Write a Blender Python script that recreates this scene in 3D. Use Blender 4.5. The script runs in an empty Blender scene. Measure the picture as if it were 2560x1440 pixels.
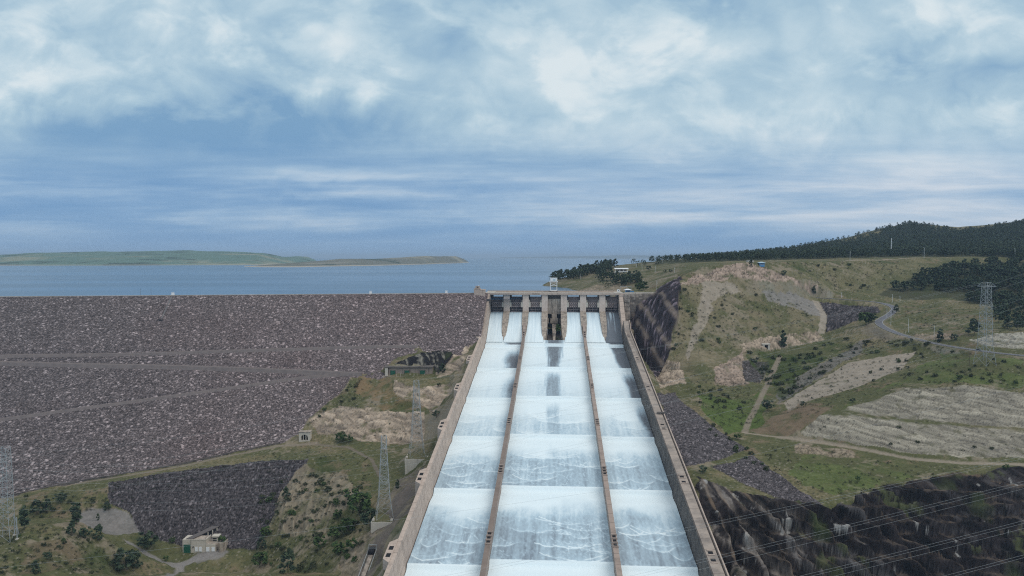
import bpy, math, random
import numpy as np
from mathutils import Vector, geometry

# ------------------------------------------------------------------ camera, sky, sun, exposure
SC = bpy.context.scene
COL = SC.collection
F = 1828.0                      # focal length in photo pixels (2560 wide)
HZ = 643.0                      # photo row of the horizon
CAMZ = 45.0                     # metres above the dam crest (crest is z = 0)
PITCH = math.atan((720.0 - HZ) / F)
cam_d = bpy.data.cameras.new("camera")
cam_d.sensor_fit = 'HORIZONTAL'
cam_d.angle = 2 * math.atan(1280.0 / F)
cam_d.clip_start = 1.0
cam_d.clip_end = 200000.0
cam = bpy.data.objects.new("camera", cam_d)
COL.objects.link(cam)
cam.location = (0, 0, CAMZ)
cam.rotation_euler = (math.pi / 2 - PITCH, 0, 0)
SC.camera = cam
SC.view_settings.view_transform = 'Standard'
SC.view_settings.look = 'None'
SC.view_settings.exposure = 0.0
SC.view_settings.gamma = 1.0
SC.cycles.volume_bounces = 0
SC.cycles.max_bounces = 5
SC.cycles.diffuse_bounces = 2
SC.cycles.filter_width = 1.15
SC.cycles.use_denoising = False

SUN_EL, SUN_AZ = math.radians(46), math.radians(128)     # azimuth clockwise from +y
sun_d = bpy.data.lights.new("sun", 'SUN')
sun_d.energy = 1.2
sun_d.angle = math.radians(38)
sun_d.color = (1.0, 0.95, 0.88)
sun = bpy.data.objects.new("sun", sun_d)
COL.objects.link(sun)
_sd = Vector((math.sin(SUN_AZ) * math.cos(SUN_EL), math.cos(SUN_AZ) * math.cos(SUN_EL), math.sin(SUN_EL)))
sun.rotation_euler = _sd.to_track_quat('Z', 'Y').to_euler()


class NT:
    """Small node-tree builder."""
    def __init__(self, tree):
        self.t = tree
        tree.nodes.clear()

    def n(self, kind, **kw):
        nd = self.t.nodes.new(kind)
        for k, v in kw.items():
            setattr(nd, k, v)
        return nd

    def put(self, sock, v):
        if v is None:
            return
        if hasattr(v, 'is_output'):
            self.t.links.new(v, sock)
        else:
            sock.default_value = v

    def m(self, op, a, b=None, c=None, clamp=False):
        nd = self.n('ShaderNodeMath', operation=op, use_clamp=clamp)
        for s, v in zip(nd.inputs, (a, b, c)):
            self.put(s, v)
        return nd.outputs[0]

    def mix(self, f, a, b, blend='MIX'):
        nd = self.n('ShaderNodeMix', data_type='RGBA', blend_type=blend)
        self.put(nd.inputs[0], f)
        self.put(nd.inputs[6], a if hasattr(a, 'is_output') else (*a, 1.0))
        self.put(nd.inputs[7], b if hasattr(b, 'is_output') else (*b, 1.0))
        return nd.outputs[2]

    def sstep(self, v, a, b, lo=0.0, hi=1.0):
        nd = self.n('ShaderNodeMapRange', interpolation_type='SMOOTHSTEP')
        self.put(nd.inputs[0], v)
        for i, x in enumerate((a, b, lo, hi)):
            nd.inputs[i + 1].default_value = x
        return nd.outputs[0]

    def noise(self, vec, scale, detail=4.0, rough=0.55, dist=0.0, w=None):
        nd = self.n('ShaderNodeTexNoise')
        if w is not None:
            nd.noise_dimensions = '4D'
            nd.inputs['W'].default_value = w
        self.put(nd.inputs['Vector'], vec)
        nd.inputs['Scale'].default_value = scale
        nd.inputs['Detail'].default_value = detail
        nd.inputs['Roughness'].default_value = rough
        nd.inputs['Distortion'].default_value = dist
        return nd.outputs[0]

    def xyz(self, x, y, z):
        nd = self.n('ShaderNodeCombineXYZ')
        for s, v in zip(nd.inputs, (x, y, z)):
            self.put(s, v)
        return nd.outputs[0]


def build_world():
    w = bpy.data.worlds.new("World")
    SC.world = w
    w.use_nodes = True
    g = NT(w.node_tree)
    tc = g.n('ShaderNodeTexCoord').outputs['Generated']
    sp = g.n('ShaderNodeSeparateXYZ')
    g.put(sp.inputs[0], tc)
    dx, dy, dz = sp.outputs
    up = g.m('MAXIMUM', dz, 0.0)
    ys = g.m('MAXIMUM', g.m('ABSOLUTE', dy), 0.25)
    X, Z = g.m('DIVIDE', dx, ys), g.m('DIVIDE', dz, ys)
    # heaped cloud higher up, thin layers towards the horizon
    nA = g.noise(g.xyz(X, g.m('MULTIPLY', Z, 1.75), 0.0), 3.6, 9, 0.52, 0.35, w=2.3)
    nC = g.noise(g.xyz(X, g.m('MULTIPLY', Z, 1.6), 0.0), 9.0, 8, 0.56, 0.9, w=5.1)
    nB = g.noise(g.xyz(g.m('MULTIPLY', X, 0.9), g.m('MULTIPLY', Z, 8.5), 0.0), 3.4, 7, 0.58, 0.5, w=9.4)
    nD = g.noise(g.xyz(g.m('MULTIPLY', X, 1.2), g.m('MULTIPLY', Z, 20.0), 0.0), 3.0, 5, 0.55, 0.4, w=4.2)
    nE = g.noise(g.xyz(X, g.m('MULTIPLY', Z, 1.5), 0.0), 6.5, 6, 0.5, 0.25, w=11.7)
    wA = g.sstep(Z, 0.085, 0.20)
    wB = g.m('SUBTRACT', 1.0, wA)
    a_ = g.m('ADD', g.m('MULTIPLY', g.m('SUBTRACT', nA, 0.5), 0.85), g.m('MULTIPLY', g.m('SUBTRACT', nC, 0.5), 0.85))
    puff = g.m('ABSOLUTE', g.m('SUBTRACT', g.m('MULTIPLY', nE, 2.0), 1.0))
    a_ = g.m('ADD', a_, g.m('MULTIPLY', g.m('SUBTRACT', puff, 0.22), 0.75))
    nF = g.noise(g.xyz(X, g.m('MULTIPLY', Z, 1.55), 0.0), 7.5, 8, 0.55, 0.15, w=21.3)
    heap = g.sstep(g.m('ADD', nF, g.m('MULTIPLY', g.m('SUBTRACT', nC, 0.5), 0.35)), 0.47, 0.60)
    a_ = g.m('ADD', a_, g.m('MULTIPLY', g.m('SUBTRACT', heap, 0.45), 0.17))
    b_ = g.m('ADD', g.m('MULTIPLY', g.m('SUBTRACT', nB, 0.5), 1.5), g.m('MULTIPLY', g.m('SUBTRACT', nD, 0.5), 0.8))
    d = g.m('ADD', g.m('MULTIPLY', wA, a_), g.m('MULTIPLY', wB, b_))
    wx = g.m('ADD', X, g.m('MULTIPLY', g.m('SUBTRACT', nA, 0.5), 0.22))
    wz = g.m('ADD', Z, g.m('MULTIPLY', g.m('SUBTRACT', nC, 0.5), 0.05))
    # large cloud masses, as azimuth / elevation
    for (u, v, su, sv, a) in ((1330, 190, 290, 110, .30), (1560, 300, 200, 60, .14), (1930, 110, 240, 70, .26), (60, 210, 330, 65, .20), (600, 80, 420, 80, .10), (150, 40, 420, 70, .26),
                              (2420, 400, 420, 120, .20), (1500, 330, 380, 60, .16), (2100, 60, 500, 60, .06), (2080, 265, 240, 40, .18), (2480, 60, 260, 110, .12), (820, 225, 110, 22, .22),
                              (960, 235, 75, 32, .20), (760, 315, 330, 70, -.40), (220, 335, 480, 45, -.22), (1150, 90, 60, 55, -.36), (1060, 120, 70, 40, -.20), (960, 60, 90, 40, -.10),
                              (1650, 425, 420, 28, -.12), (2300, 440, 560, 80, .20), (1900, 330, 400, 40, .06), (2300, 560, 500, 50, .08), (150, 520, 420, 70, -.22), (1680, 60, 240, 60, -.10), (2250, 190, 260, 45, -.14), (1600, 210, 200, 40, -.04),
                              (880, 440, 320, 12, .20), (1000, 485, 330, 11, .18), (1250, 545, 500, 14, .16), (500, 560, 400, 12, .10), (1200, 615, 1700, 26, -.20)):
        gx = g.m('DIVIDE', g.m('SUBTRACT', wx, (u - 1280) / F), su / F)
        gz = g.m('DIVIDE', g.m('SUBTRACT', wz, (HZ - v) / F), sv / F)
        e = g.m('ADD', g.m('MULTIPLY', gx, gx), g.m('MULTIPLY', gz, gz))
        d = g.m('ADD', d, g.m('MULTIPLY', g.m('EXPONENT', g.m('MULTIPLY', e, -0.7)), a))
    lift = g.sstep(Z, 0.12, 0.27, 0.49, 0.615)
    f = g.m('ADD', g.m('MULTIPLY', d, 1.0), lift, clamp=True)

    def ramp(stops):
        r = g.n('ShaderNodeValToRGB')
        g.put(r.inputs[0], f)
        r.color_ramp.interpolation = 'B_SPLINE'
        e = r.color_ramp.elements
        e[0].position, e[0].color = stops[0][0], (*stops[0][1], 1)
        e[1].position, e[1].color = stops[-1][0], (*stops[-1][1], 1)
        for p_, c in stops[1:-1]:
            q = e.new(p_)
            q.color = (*c, 1)
        return r.outputs[0]
    high = ramp(((0, (.160, .340, .560)), (.28, (.290, .470, .640)), (.55, (.405, .585, .710)), (.80, (.570, .720, .805)), (1, (.780, .860, .890))))
    low = ramp(((0, (.125, .300, .560)), (.35, (.190, .365, .610)), (.60, (.320, .490, .690)), (.82, (.500, .620, .755)), (1, (.670, .735, .815))))
    colour = g.mix(wA, low, high)
    colour = g.mix(g.m('MULTIPLY', g.m('SUBTRACT', 1.0, g.sstep(Z, 0.0, 0.06)), 0.75), colour, (.215, .375, .600))
    colour = g.mix(g.sstep(up, 0.42, 0.8), colour, (.80, .83, .86))
    hs = g.n('ShaderNodeHueSaturation')
    hs.inputs['Saturation'].default_value = 0.94
    g.put(hs.inputs['Color'], colour)
    colour = hs.outputs[0]
    sky = g.n('ShaderNodeTexSky', sky_type='NISHITA', sun_disc=False)
    sky.sun_elevation = SUN_EL
    sky.sun_rotation = SUN_AZ
    b1 = g.n('ShaderNodeBackground')
    g.put(b1.inputs[0], sky.outputs[0])
    b1.inputs[1].default_value = 0.05
    b2 = g.n('ShaderNodeBackground')
    g.put(b2.inputs[0], colour)
    b2.inputs[1].default_value = 1.0
    ms = g.n('ShaderNodeMixShader')
    ms.inputs[0].default_value = 0.93
    g.t.links.new(b1.outputs[0], ms.inputs[1])
    g.t.links.new(b2.outputs[0], ms.inputs[2])
    o = g.n('ShaderNodeOutputWorld')
    g.t.links.new(ms.outputs[0], o.inputs[0])


build_world()

# ------------------------------------------------------------------ helpers
RNG = np.random.default_rng(11)
random.seed(5)


def w3(u, v, Y):
    """World point on the photo ray (u, v) at depth Y."""
    cp, sp = math.cos(PITCH), math.sin(PITCH)
    a, b = (u - 1280.0) / F, -(v - 720.0) / F
    dy, dz = cp + b * sp, -sp + b * cp
    k = Y / dy
    return (a * k, Y, CAMZ + dz * k)


def hashi(ix, iy, seed):
    h = (ix.astype(np.int64) * 374761393 + iy.astype(np.int64) * 668265263 + seed * 1442695041) & 0xFFFFFFFF
    h = ((h ^ (h >> 13)) * 1274126177) & 0xFFFFFFFF
    h = ((h ^ (h >> 16)) * 2246822519) & 0xFFFFFFFF
    return ((h ^ (h >> 15)) & 0xFFFFFF) / float(0xFFFFFF)


def vnoise(x, y, seed=0):
    ix, iy = np.floor(x), np.floor(y)
    fx, fy = x - ix, y - iy
    fx, fy = fx * fx * (3 - 2 * fx), fy * fy * (3 - 2 * fy)
    ix, iy = ix.astype(np.int64), iy.astype(np.int64)
    a, b = hashi(ix, iy, seed), hashi(ix + 1, iy, seed)
    c, d = hashi(ix, iy + 1, seed), hashi(ix + 1, iy + 1, seed)
    return (a + (b - a) * fx + (c - a) * fy + (a - b - c + d) * fx * fy) * 2 - 1


def fbm(x, y, scale, octaves=4, seed=0, gain=0.5):
    s, amp, tot = 0.0, 1.0, 0.0
    fx, fy = x / scale, y / scale
    for k in range(octaves):
        s = s + amp * vnoise(fx + 17.3 * k, fy - 9.1 * k, seed + k * 7)
        tot += amp
        amp *= gain
        fx, fy = fx * 2.03, fy * 2.03
    return s / tot


def voronoi(x, y, cell, seed=0):
    """distance to the nearest and the gap to the second, and a random number of the cell"""
    gx, gy = x / cell, y / cell
    ix, iy = np.floor(gx).astype(np.int64), np.floor(gy).astype(np.int64)
    d1 = np.full(gx.shape, 9.0)
    d2 = np.full(gx.shape, 9.0)
    rid = np.zeros(gx.shape)
    for ox in (-1, 0, 1):
        for oy in (-1, 0, 1):
            cx, cy = ix + ox, iy + oy
            jx, jy = cx + hashi(cx, cy, seed + 1), cy + hashi(cx, cy, seed + 2)
            d = np.hypot(gx - jx, gy - jy)
            r = hashi(cx, cy, seed + 3)
            near = d < d1
            d2 = np.where(near, d1, np.minimum(d2, d))
            rid = np.where(near, r, rid)
            d1 = np.where(near, d, d1)
    return d1, d2 - d1, rid


def sst(x, a, b):
    t = np.clip((x - a) / (b - a), 0, 1)
    return t * t * (3 - 2 * t)


def in_poly(x, y, poly):
    p = np.asarray(poly)
    out = np.zeros(x.shape, bool)
    box = (x >= p[:, 0].min()) & (x <= p[:, 0].max()) & (y >= p[:, 1].min()) & (y <= p[:, 1].max())
    xs, ys = x[box], y[box]
    r = np.zeros(xs.shape, bool)
    for (x0, y0), (x1, y1) in zip(p, np.roll(p, -1, 0)):
        if y0 == y1:
            continue
        c = ((y0 > ys) != (y1 > ys)) & (xs < (x1 - x0) * (ys - y0) / (y1 - y0) + x0)
        r ^= c
    out[box] = r
    return out


def line_dist(x, y, pts, want_z=False):
    """distance in plan to a polyline, and the height of its nearest point"""
    best = np.full(x.shape, 1e9)
    zz = np.zeros(x.shape)
    for a, b in zip(pts[:-1], pts[1:]):
        ax, ay, bx, by = a[0], a[1], b[0], b[1]
        L = (bx - ax) ** 2 + (by - ay) ** 2 + 1e-9
        t = np.clip(((x - ax) * (bx - ax) + (y - ay) * (by - ay)) / L, 0, 1)
        d = np.hypot(x - ax - t * (bx - ax), y - ay - t * (by - ay))
        near = d < best
        best = np.where(near, d, best)
        if want_z:
            zz = np.where(near, a[2] + t * (b[2] - a[2]), zz)
    return (best, zz) if want_z else best


def smooth_line(pts, n=8):
    """Catmull-Rom through the points"""
    P = [np.array(p, float) for p in pts]
    P = [2 * P[0] - P[1]] + P + [2 * P[-1] - P[-2]]
    out = []
    for i in range(1, len(P) - 2):
        for k in range(n):
            t = k / n
            out.append(0.5 * (2 * P[i] + (P[i + 1] - P[i - 1]) * t + (2 * P[i - 1] - 5 * P[i] + 4 * P[i + 1] - P[i + 2]) * t * t
                              + (3 * P[i] - P[i - 1] - 3 * P[i + 1] + P[i + 2]) * t ** 3))
    out.append(P[-2])
    return out


def mesh_np(name, verts, faces, mat=None, cols=None, parent=None, smooth=False):
    me = bpy.data.meshes.new(name)
    verts = np.asarray(verts, np.float32)
    faces = np.asarray(faces, np.int32)
    k = faces.shape[1]
    me.vertices.add(len(verts))
    me.vertices.foreach_set('co', verts.ravel())
    me.loops.add(faces.size)
    me.loops.foreach_set('vertex_index', faces.ravel())
    me.polygons.add(len(faces))
    me.polygons.foreach_set('loop_start', np.arange(0, faces.size, k, dtype=np.int32))
    me.polygons.foreach_set('loop_total', np.full(len(faces), k, np.int32))
    if smooth:
        me.polygons.foreach_set('use_smooth', np.ones(len(faces), bool))
    me.update(calc_edges=True)
    if cols is not None:
        at = me.attributes.new('Col', 'FLOAT_COLOR', 'POINT')
        c = np.ones((len(verts), 4), np.float32)
        c[:, :3] = cols
        at.data.foreach_set('color', c.ravel())
    if mat:
        me.materials.append(mat)
    o = bpy.data.objects.new(name, me)
    COL.objects.link(o)
    if parent:
        o.parent = parent
    return o


def grid_faces(nr, nc):
    i = np.arange(nr * nc).reshape(nr, nc)
    return np.stack([i[:-1, :-1], i[:-1, 1:], i[1:, 1:], i[1:, :-1]], -1).reshape(-1, 4)


class MB:
    """collects faces; build() links them as one mesh object"""
    def __init__(self):
        self.v, self.f, self.mi = [], [], []

    def poly(self, pts, mi=0):
        k = len(self.v)
        self.v += [tuple(p) for p in pts]
        self.f.append(tuple(range(k, k + len(pts))))
        self.mi.append(mi)

    def hexa(self, b, t, mi=0):
        """b, t: four bottom corners and four top corners, same order"""
        k = len(self.v)
        self.v += [tuple(p) for p in b] + [tuple(p) for p in t]
        for q in ((3, 2, 1, 0), (4, 5, 6, 7), (0, 1, 5, 4), (1, 2, 6, 5), (2, 3, 7, 6), (3, 0, 4, 7)):
            self.f.append(tuple(k + i for i in q))
            self.mi.append(mi)

    def box(self, x0, x1, y0, y1, z0, z1, fn=None, mi=0):
        fn = fn or (lambda a, b, c: (a, b, c))
        q = ((x0, y0), (x1, y0), (x1, y1), (x0, y1))
        self.hexa([fn(a, b, z0) for a, b in q], [fn(a, b, z1) for a, b in q], mi)

    def beam(self, p, q, r, mi=0, sides=4):
        p, q = Vector(p), Vector(q)
        d = (q - p)
        if d.length < 1e-6:
            return
        d.normalize()
        a = d.cross(Vector((0, 0, 1)) if abs(d.z) < 0.95 else Vector((1, 0, 0))).normalized()
        b = d.cross(a)
        k = len(self.v)
        for e in (p, q):
            for i in range(sides):
                th = 2 * math.pi * (i + .5) / sides
                self.v.append(tuple(e + (a * math.cos(th) + b * math.sin(th)) * r))
        for i in range(sides):
            j = (i + 1) % sides
            self.f.append((k + i, k + j, k + sides + j, k + sides + i))
            self.mi.append(mi)
        self.f.append(tuple(k + i for i in reversed(range(sides))))
        self.f.append(tuple(k + sides + i for i in range(sides)))
        self.mi += [mi, mi]

    def tube(self, pts, r, sides=4):
        for a, b in zip(pts[:-1], pts[1:]):
            self.beam(a, b, r, 0, sides)

    def sweep(self, rings, mi=0, caps=True):
        """rings: lists of equal length, joined in order, closed round"""
        k, n = len(self.v), len(rings[0])
        for r in rings:
            self.v += [tuple(p) for p in r]
        for i in range(len(rings) - 1):
            for j in range(n):
                a, b = k + i * n + j, k + i * n + (j + 1) % n
                self.f.append((a, b, b + n, a + n))
                self.mi.append(mi)
        if caps:
            self.f.append(tuple(k + j for j in reversed(range(n))))
            self.f.append(tuple(k + (len(rings) - 1) * n + j for j in range(n)))
            self.mi += [mi, mi]

    def build(self, name, mat, parent=None, loc=None, recalc=True):
        """loc: world origin of the object; the vertices were given in world coordinates"""
        me = bpy.data.meshes.new(name)
        ox, oy, oz = loc if loc else ((parent.location[0], parent.location[1], parent.location[2]) if parent else (0, 0, 0))
        me.from_pydata([(a - ox, b - oy, c - oz) for a, b, c in self.v], [], self.f)
        for m in (mat if isinstance(mat, (list, tuple)) else [mat]):
            me.materials.append(m)
        me.polygons.foreach_set('material_index', self.mi)
        if recalc:
            import bmesh
            bm = bmesh.new()
            bm.from_mesh(me)
            bmesh.ops.recalc_face_normals(bm, faces=bm.faces)
            bm.to_mesh(me)
            bm.free()
        me.update()
        o = bpy.data.objects.new(name, me)
        COL.objects.link(o)
        if parent:
            o.parent = parent
        elif loc:
            o.location = loc
        return o


def tag(o, label=None, cat=None, group=None, kind=None):
    if label:
        o['label'] = label
    if cat:
        o['category'] = cat
    if group:
        o['group'] = group
    if kind:
        o['kind'] = kind
    return o


def thing(name, loc, label, cat, group=None, rz=0.0):
    o = bpy.data.objects.new(name, None)
    COL.objects.link(o)
    o.location = loc
    o.rotation_euler = (0, 0, rz)
    o.empty_display_size = 1.0
    return tag(o, label, cat, group)


def material(name, rgb, rough=0.85, var=0.25, scale=0.3, second=None, second_amt=0.5, bump=0.0, bump_scale=2.0, metallic=0.0, streak=0.0,
             spec=0.3, attr=False, joint=0.0):
    m = bpy.data.materials.new(name)
    m.use_nodes = True
    g = NT(m.node_tree)
    b = g.n('ShaderNodeBsdfPrincipled')
    o = g.n('ShaderNodeOutputMaterial')
    g.t.links.new(b.outputs[0], o.inputs[0])
    gp = g.n('ShaderNodeNewGeometry').outputs['Position']
    if attr:
        at = g.n('ShaderNodeAttribute', attribute_name='Col')
        base = at.outputs['Color']
    else:
        cn = g.n('ShaderNodeRGB')
        cn.outputs[0].default_value = (*rgb, 1)
        base = cn.outputs[0]
    if second is not None:
        f = g.sstep(g.noise(gp, scale * 0.45, 5, 0.65), 0.42, 0.68)
        base = g.mix(g.m('MULTIPLY', f, second_amt), base, second)
    if streak:
        s = g.n('ShaderNodeSeparateXYZ')
        g.put(s.inputs[0], gp)
        sv = g.xyz(s.outputs[0], s.outputs[1], g.m('MULTIPLY', s.outputs[2], 0.07))
        f = g.sstep(g.noise(sv, 0.55, 5, 0.7), 0.48, 0.72)
        base = g.mix(g.m('MULTIPLY', f, streak), base, (rgb[0] * 0.22, rgb[1] * 0.22, rgb[2] * 0.22))
    if joint:
        s = g.n('ShaderNodeSeparateXYZ')
        g.put(s.inputs[0], gp)
        jy = g.m('LESS_THAN', g.m('FRACT', g.m('DIVIDE', s.outputs[1], 11.0)), 0.055)
        jz = g.m('LESS_THAN', g.m('FRACT', g.m('DIVIDE', g.m('SUBTRACT', s.outputs[2], g.m('MULTIPLY', s.outputs[1], 0.153)), 4.6)), 0.07)
        base = g.mix(g.m('MULTIPLY', g.m('MAXIMUM', jy, jz), joint), base, (rgb[0] * .4, rgb[1] * .4, rgb[2] * .4))
    nz = g.noise(gp, scale, 6, 0.6)
    k = g.m('ADD', g.m('MULTIPLY', g.m('SUBTRACT', nz, 0.5), 2 * var), 1.0)
    hs = g.n('ShaderNodeHueSaturation')
    g.put(hs.inputs['Value'], k)
    g.put(hs.inputs['Color'], base)
    g.t.links.new(hs.outputs[0], b.inputs['Base Color'])
    b.inputs['Roughness'].default_value = rough
    b.inputs['Metallic'].default_value = metallic
    b.inputs['Specular IOR Level'].default_value = spec
    if bump:
        bn = g.n('ShaderNodeBump')
        bn.inputs['Strength'].default_value = bump
        bn.inputs['Distance'].default_value = 1.0
        g.put(bn.inputs['Height'], g.noise(gp, bump_scale, 6, 0.6))
        g.t.links.new(bn.outputs[0], b.inputs['Normal'])
    return m


M_GROUND = material('weathered_ground', (1, 1, 1), 0.95, 0.36, 0.55, bump=0.7, bump_scale=0.6, attr=True, spec=0.1)
M_RIPRAP = material('rockfill', (1, 1, 1), 0.92, 0.18, 1.2, bump=0.25, bump_scale=1.4, attr=True, spec=0.15)
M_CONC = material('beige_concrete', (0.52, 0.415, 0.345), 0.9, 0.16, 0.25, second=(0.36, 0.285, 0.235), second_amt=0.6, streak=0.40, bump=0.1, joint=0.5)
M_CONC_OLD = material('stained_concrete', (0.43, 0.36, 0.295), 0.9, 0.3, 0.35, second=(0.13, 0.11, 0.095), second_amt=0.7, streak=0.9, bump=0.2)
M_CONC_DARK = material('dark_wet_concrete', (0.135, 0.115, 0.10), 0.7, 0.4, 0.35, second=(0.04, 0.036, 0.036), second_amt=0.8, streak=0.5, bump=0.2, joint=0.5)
M_CONC_GREY = material('grey_concrete', (0.52, 0.47, 0.40), 0.9, 0.15, 0.4, streak=0.25)
M_WALK = material('walkway_concrete', (0.38, 0.315, 0.265), 0.9, 0.25, 0.25, second=(0.18, 0.155, 0.14), second_amt=0.7, joint=0.5)
M_DIVTOP = material('divider_concrete', (0.37, 0.290, 0.245), 0.9, 0.2, 0.3, second=(0.21, 0.165, 0.14), second_amt=0.6, joint=0.6)
M_CHUTE = material('wet_chute_floor', (0.07, 0.068, 0.075), 0.45, 0.35, 0.4, second=(0.03, 0.03, 0.035), second_amt=0.7)
M_PIER = material('pale_pier_concrete', (0.64, 0.525, 0.45), 0.9, 0.12, 0.25, second=(0.50, 0.40, 0.335), second_amt=0.5, streak=0.25)
M_CONC_BLK = material('streaked_block_concrete', (0.42, 0.355, 0.30), 0.9, 0.35, 0.5, second=(0.07, 0.06, 0.055), second_amt=0.85, streak=0.95, bump=0.2)
M_VOID = material('dark_recess', (0.012, 0.012, 0.014), 0.9, 0.2)  # near-black colour standing in for the shadow inside openings
M_GATE = material('brown_gate_steel', (0.36, 0.275, 0.255), 0.6, 0.25, 0.6)
M_GATE_DARK = material('dark_gate_steel', (0.06, 0.052, 0.058), 0.6, 0.3, 0.6)
M_TRUSS = material('rusty_truss_steel', (0.40, 0.32, 0.30), 0.6, 0.2, 0.8)
M_WHITE = material('white_paint', (0.78, 0.79, 0.80), 0.5, 0.08, 0.8)
M_STEEL = material('galvanised_steel', (0.33, 0.345, 0.34), 0.6, 0.15, 0.5)
M_WIRE = material('aluminium_wire', (0.38, 0.39, 0.38), 0.5, 0.05, 0.5)
M_BLUE = material('blue_panel', (0.10, 0.27, 0.48), 0.5, 0.12, 0.8)
M_PALE = material('pale_blue_roof', (0.42, 0.55, 0.62), 0.5, 0.1, 0.8)
M_GREEN = material('green_steel_door', (0.016, 0.095, 0.058), 0.5, 0.15, 0.9)
M_ASPH = material('asphalt', (0.125, 0.125, 0.14), 0.9, 0.18, 0.3, second=(0.16, 0.155, 0.15), second_amt=0.6)
M_DIRT = material('dirt_track', (0.20, 0.17, 0.145), 0.95, 0.22, 0.5, second=(0.13, 0.115, 0.105), second_amt=0.6, spec=0.1)
M_BERM = material('berm_gravel', (0.185, 0.155, 0.146), 0.95, 0.2, 0.5, second=(0.125, 0.108, 0.106), second_amt=0.6, spec=0.1)
M_ROOFM = material('weathered_roof', (0.12, 0.105, 0.10), 0.85, 0.3, 0.8)
M_BARK = material('bark', (0.09, 0.065, 0.05), 0.95, 0.3, 2.0)
M_CARB = material('black_car_paint', (0.012, 0.012, 0.014), 0.25, 0.05, 1.0)
M_GLASS = material('dark_window_glass', (0.03, 0.04, 0.05), 0.15, 0.05, 1.0)
M_TYRE = material('tyre_rubber', (0.02, 0.02, 0.02), 0.9, 0.05, 1.0)


def leaf_material(name, a, b, sc=0.5):
    m = bpy.data.materials.new(name)
    m.use_nodes = True
    g = NT(m.node_tree)
    p = g.n('ShaderNodeBsdfPrincipled')
    o = g.n('ShaderNodeOutputMaterial')
    g.t.links.new(p.outputs[0], o.inputs[0])
    gp = g.n('ShaderNodeNewGeometry').outputs['Position']
    f = g.sstep(g.noise(gp, sc, 4, 0.6), 0.35, 0.65)
    g.put(p.inputs['Base Color'], g.mix(f, a, b))
    p.inputs['Roughness'].default_value = 0.8
    p.inputs['Specular IOR Level'].default_value = 0.15
    return m


M_PINE = leaf_material('pine_needles', (0.022, 0.038, 0.024), (0.072, 0.098, 0.052))
M_SHRUB = leaf_material('shrub_leaves', (0.030, 0.040, 0.020), (0.078, 0.088, 0.040), 0.8)
M_SCRUB = leaf_material('dark_scrub_leaves', (0.020, 0.027, 0.014), (0.052, 0.060, 0.028), 0.3)
M_LEAF = leaf_material('broad_leaves', (0.026, 0.052, 0.018), (0.080, 0.120, 0.036), 0.6)

# ------------------------------------------------------------------ spillway frame: s downstream, t from the left chute wall to the right
GC = np.array((53.0, 914.0))
AX = np.array((-0.0605, -0.9982))
RX = np.array((0.9982, -0.0605))
W = 160.0
BAY, PIER = 16.4, 7.53
UNIT = BAY + PIER


def sl(s, t, z):
    p = GC + AX * s + RX * (t - W / 2)
    return (float(p[0]), float(p[1]), float(z))


def to_st(x, y):
    dx, dy = x - GC[0], y - GC[1]
    return dx * AX[0] + dy * AX[1], dx * RX[0] + dy * RX[1] + W / 2


def floor_z(s):
    """smooth chute floor line"""
    s = np.asarray(s, float)
    q = np.clip((s + 8) / 72.0, 0, 1)
    og = -25 - 31 * (q * q * (3 - 2 * q) * 0.55 + 0.45 * q ** 1.5)
    return np.where(s < 64, og, -56 - 0.153 * (s - 64))


STEP0, STEPL = 64.0, 89.4


def walltop(s):
    s = np.asarray(s, float)
    return np.interp(s, (-60, 0, 40, 64, 700), (0, 0, -26, -41, -41 - 0.153 * 636))


# ------------------------------------------------------------------ the dam plane
DP = np.array((-45.0, 914.0))
DN = np.array((0.1527, -0.9883))     # downstream normal in plan
DE = np.array((-0.9883, -0.1527))    # along the crest to the left
DSL = 1.9


def dam_z(x, y):
    d = (x - DP[0]) * DN[0] + (y - DP[1]) * DN[1]
    return -d / DSL


def dam_hit(u, v):
    a = np.array(w3(u, v, 100.0))
    o = np.array((0, 0, CAMZ))
    d = (a - o) / 100.0
    # z = CAMZ + d2*k ; dam_z linear in k
    c0 = dam_z(0.0, 0.0)
    c1 = dam_z(d[0], d[1]) - c0
    k = (c0 - CAMZ) / (d[2] - c1)
    p = o + d * k
    return tuple(p)


# ------------------------------------------------------------------ terrain: break lines -> triangulation -> height grid
LINES = []


def bl(*pts):
    LINES.append([w3(*p) for p in pts])


def wl(pts):
    LINES.append([tuple(map(float, p)) for p in pts])


# right-hand side
wl([sl(s, 170.5, walltop(s) - k) for s, k in ((20, 34), (58, 24), (100, 24), (130, 20), (170, 12), (210, 8), (260, 5), (320, 4), (380, 3), (440, 3), (500, 3), (560, 3), (640, 3))])
wl([sl(17, 169, -49), sl(10, 178, -31), sl(4, 186, -17), sl(0, 200, -8), sl(-4, 208, 0)])
wl([sl(-60, 168, -0.8), sl(-26, 168, -0.8), sl(-26, 206, -.8)])
bl((1590, 800, 893), (1620, 850, 842), (1647, 905, 798), (1660, 935, 768))
bl((1592, 792, 897), (1624, 843, 846), (1652, 897, 802))
bl((1607, 765, 903), (1640, 815, 852), (1665, 857, 808))
bl((1611, 758, 907), (1645, 808, 856), (1670, 850, 812))
bl((1640, 727, 912), (1668, 770, 866), (1684, 805, 830))
bl((1690, 699, 925), (1698, 712, 905), (1698, 760, 868), (1693, 800, 838), (1682, 850, 806), (1664, 905, 776), (1642, 945, 745))
bl((1700, 690, 945), (1760, 666, 975), (1870, 655, 1005), (1905, 655, 1020), (2000, 652, 1080), (2100, 650, 1150), (2200, 646, 1200), (2300, 644, 1230), (2420, 645, 1240), (2560, 640, 1250), (2800, 630, 1260))
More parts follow.
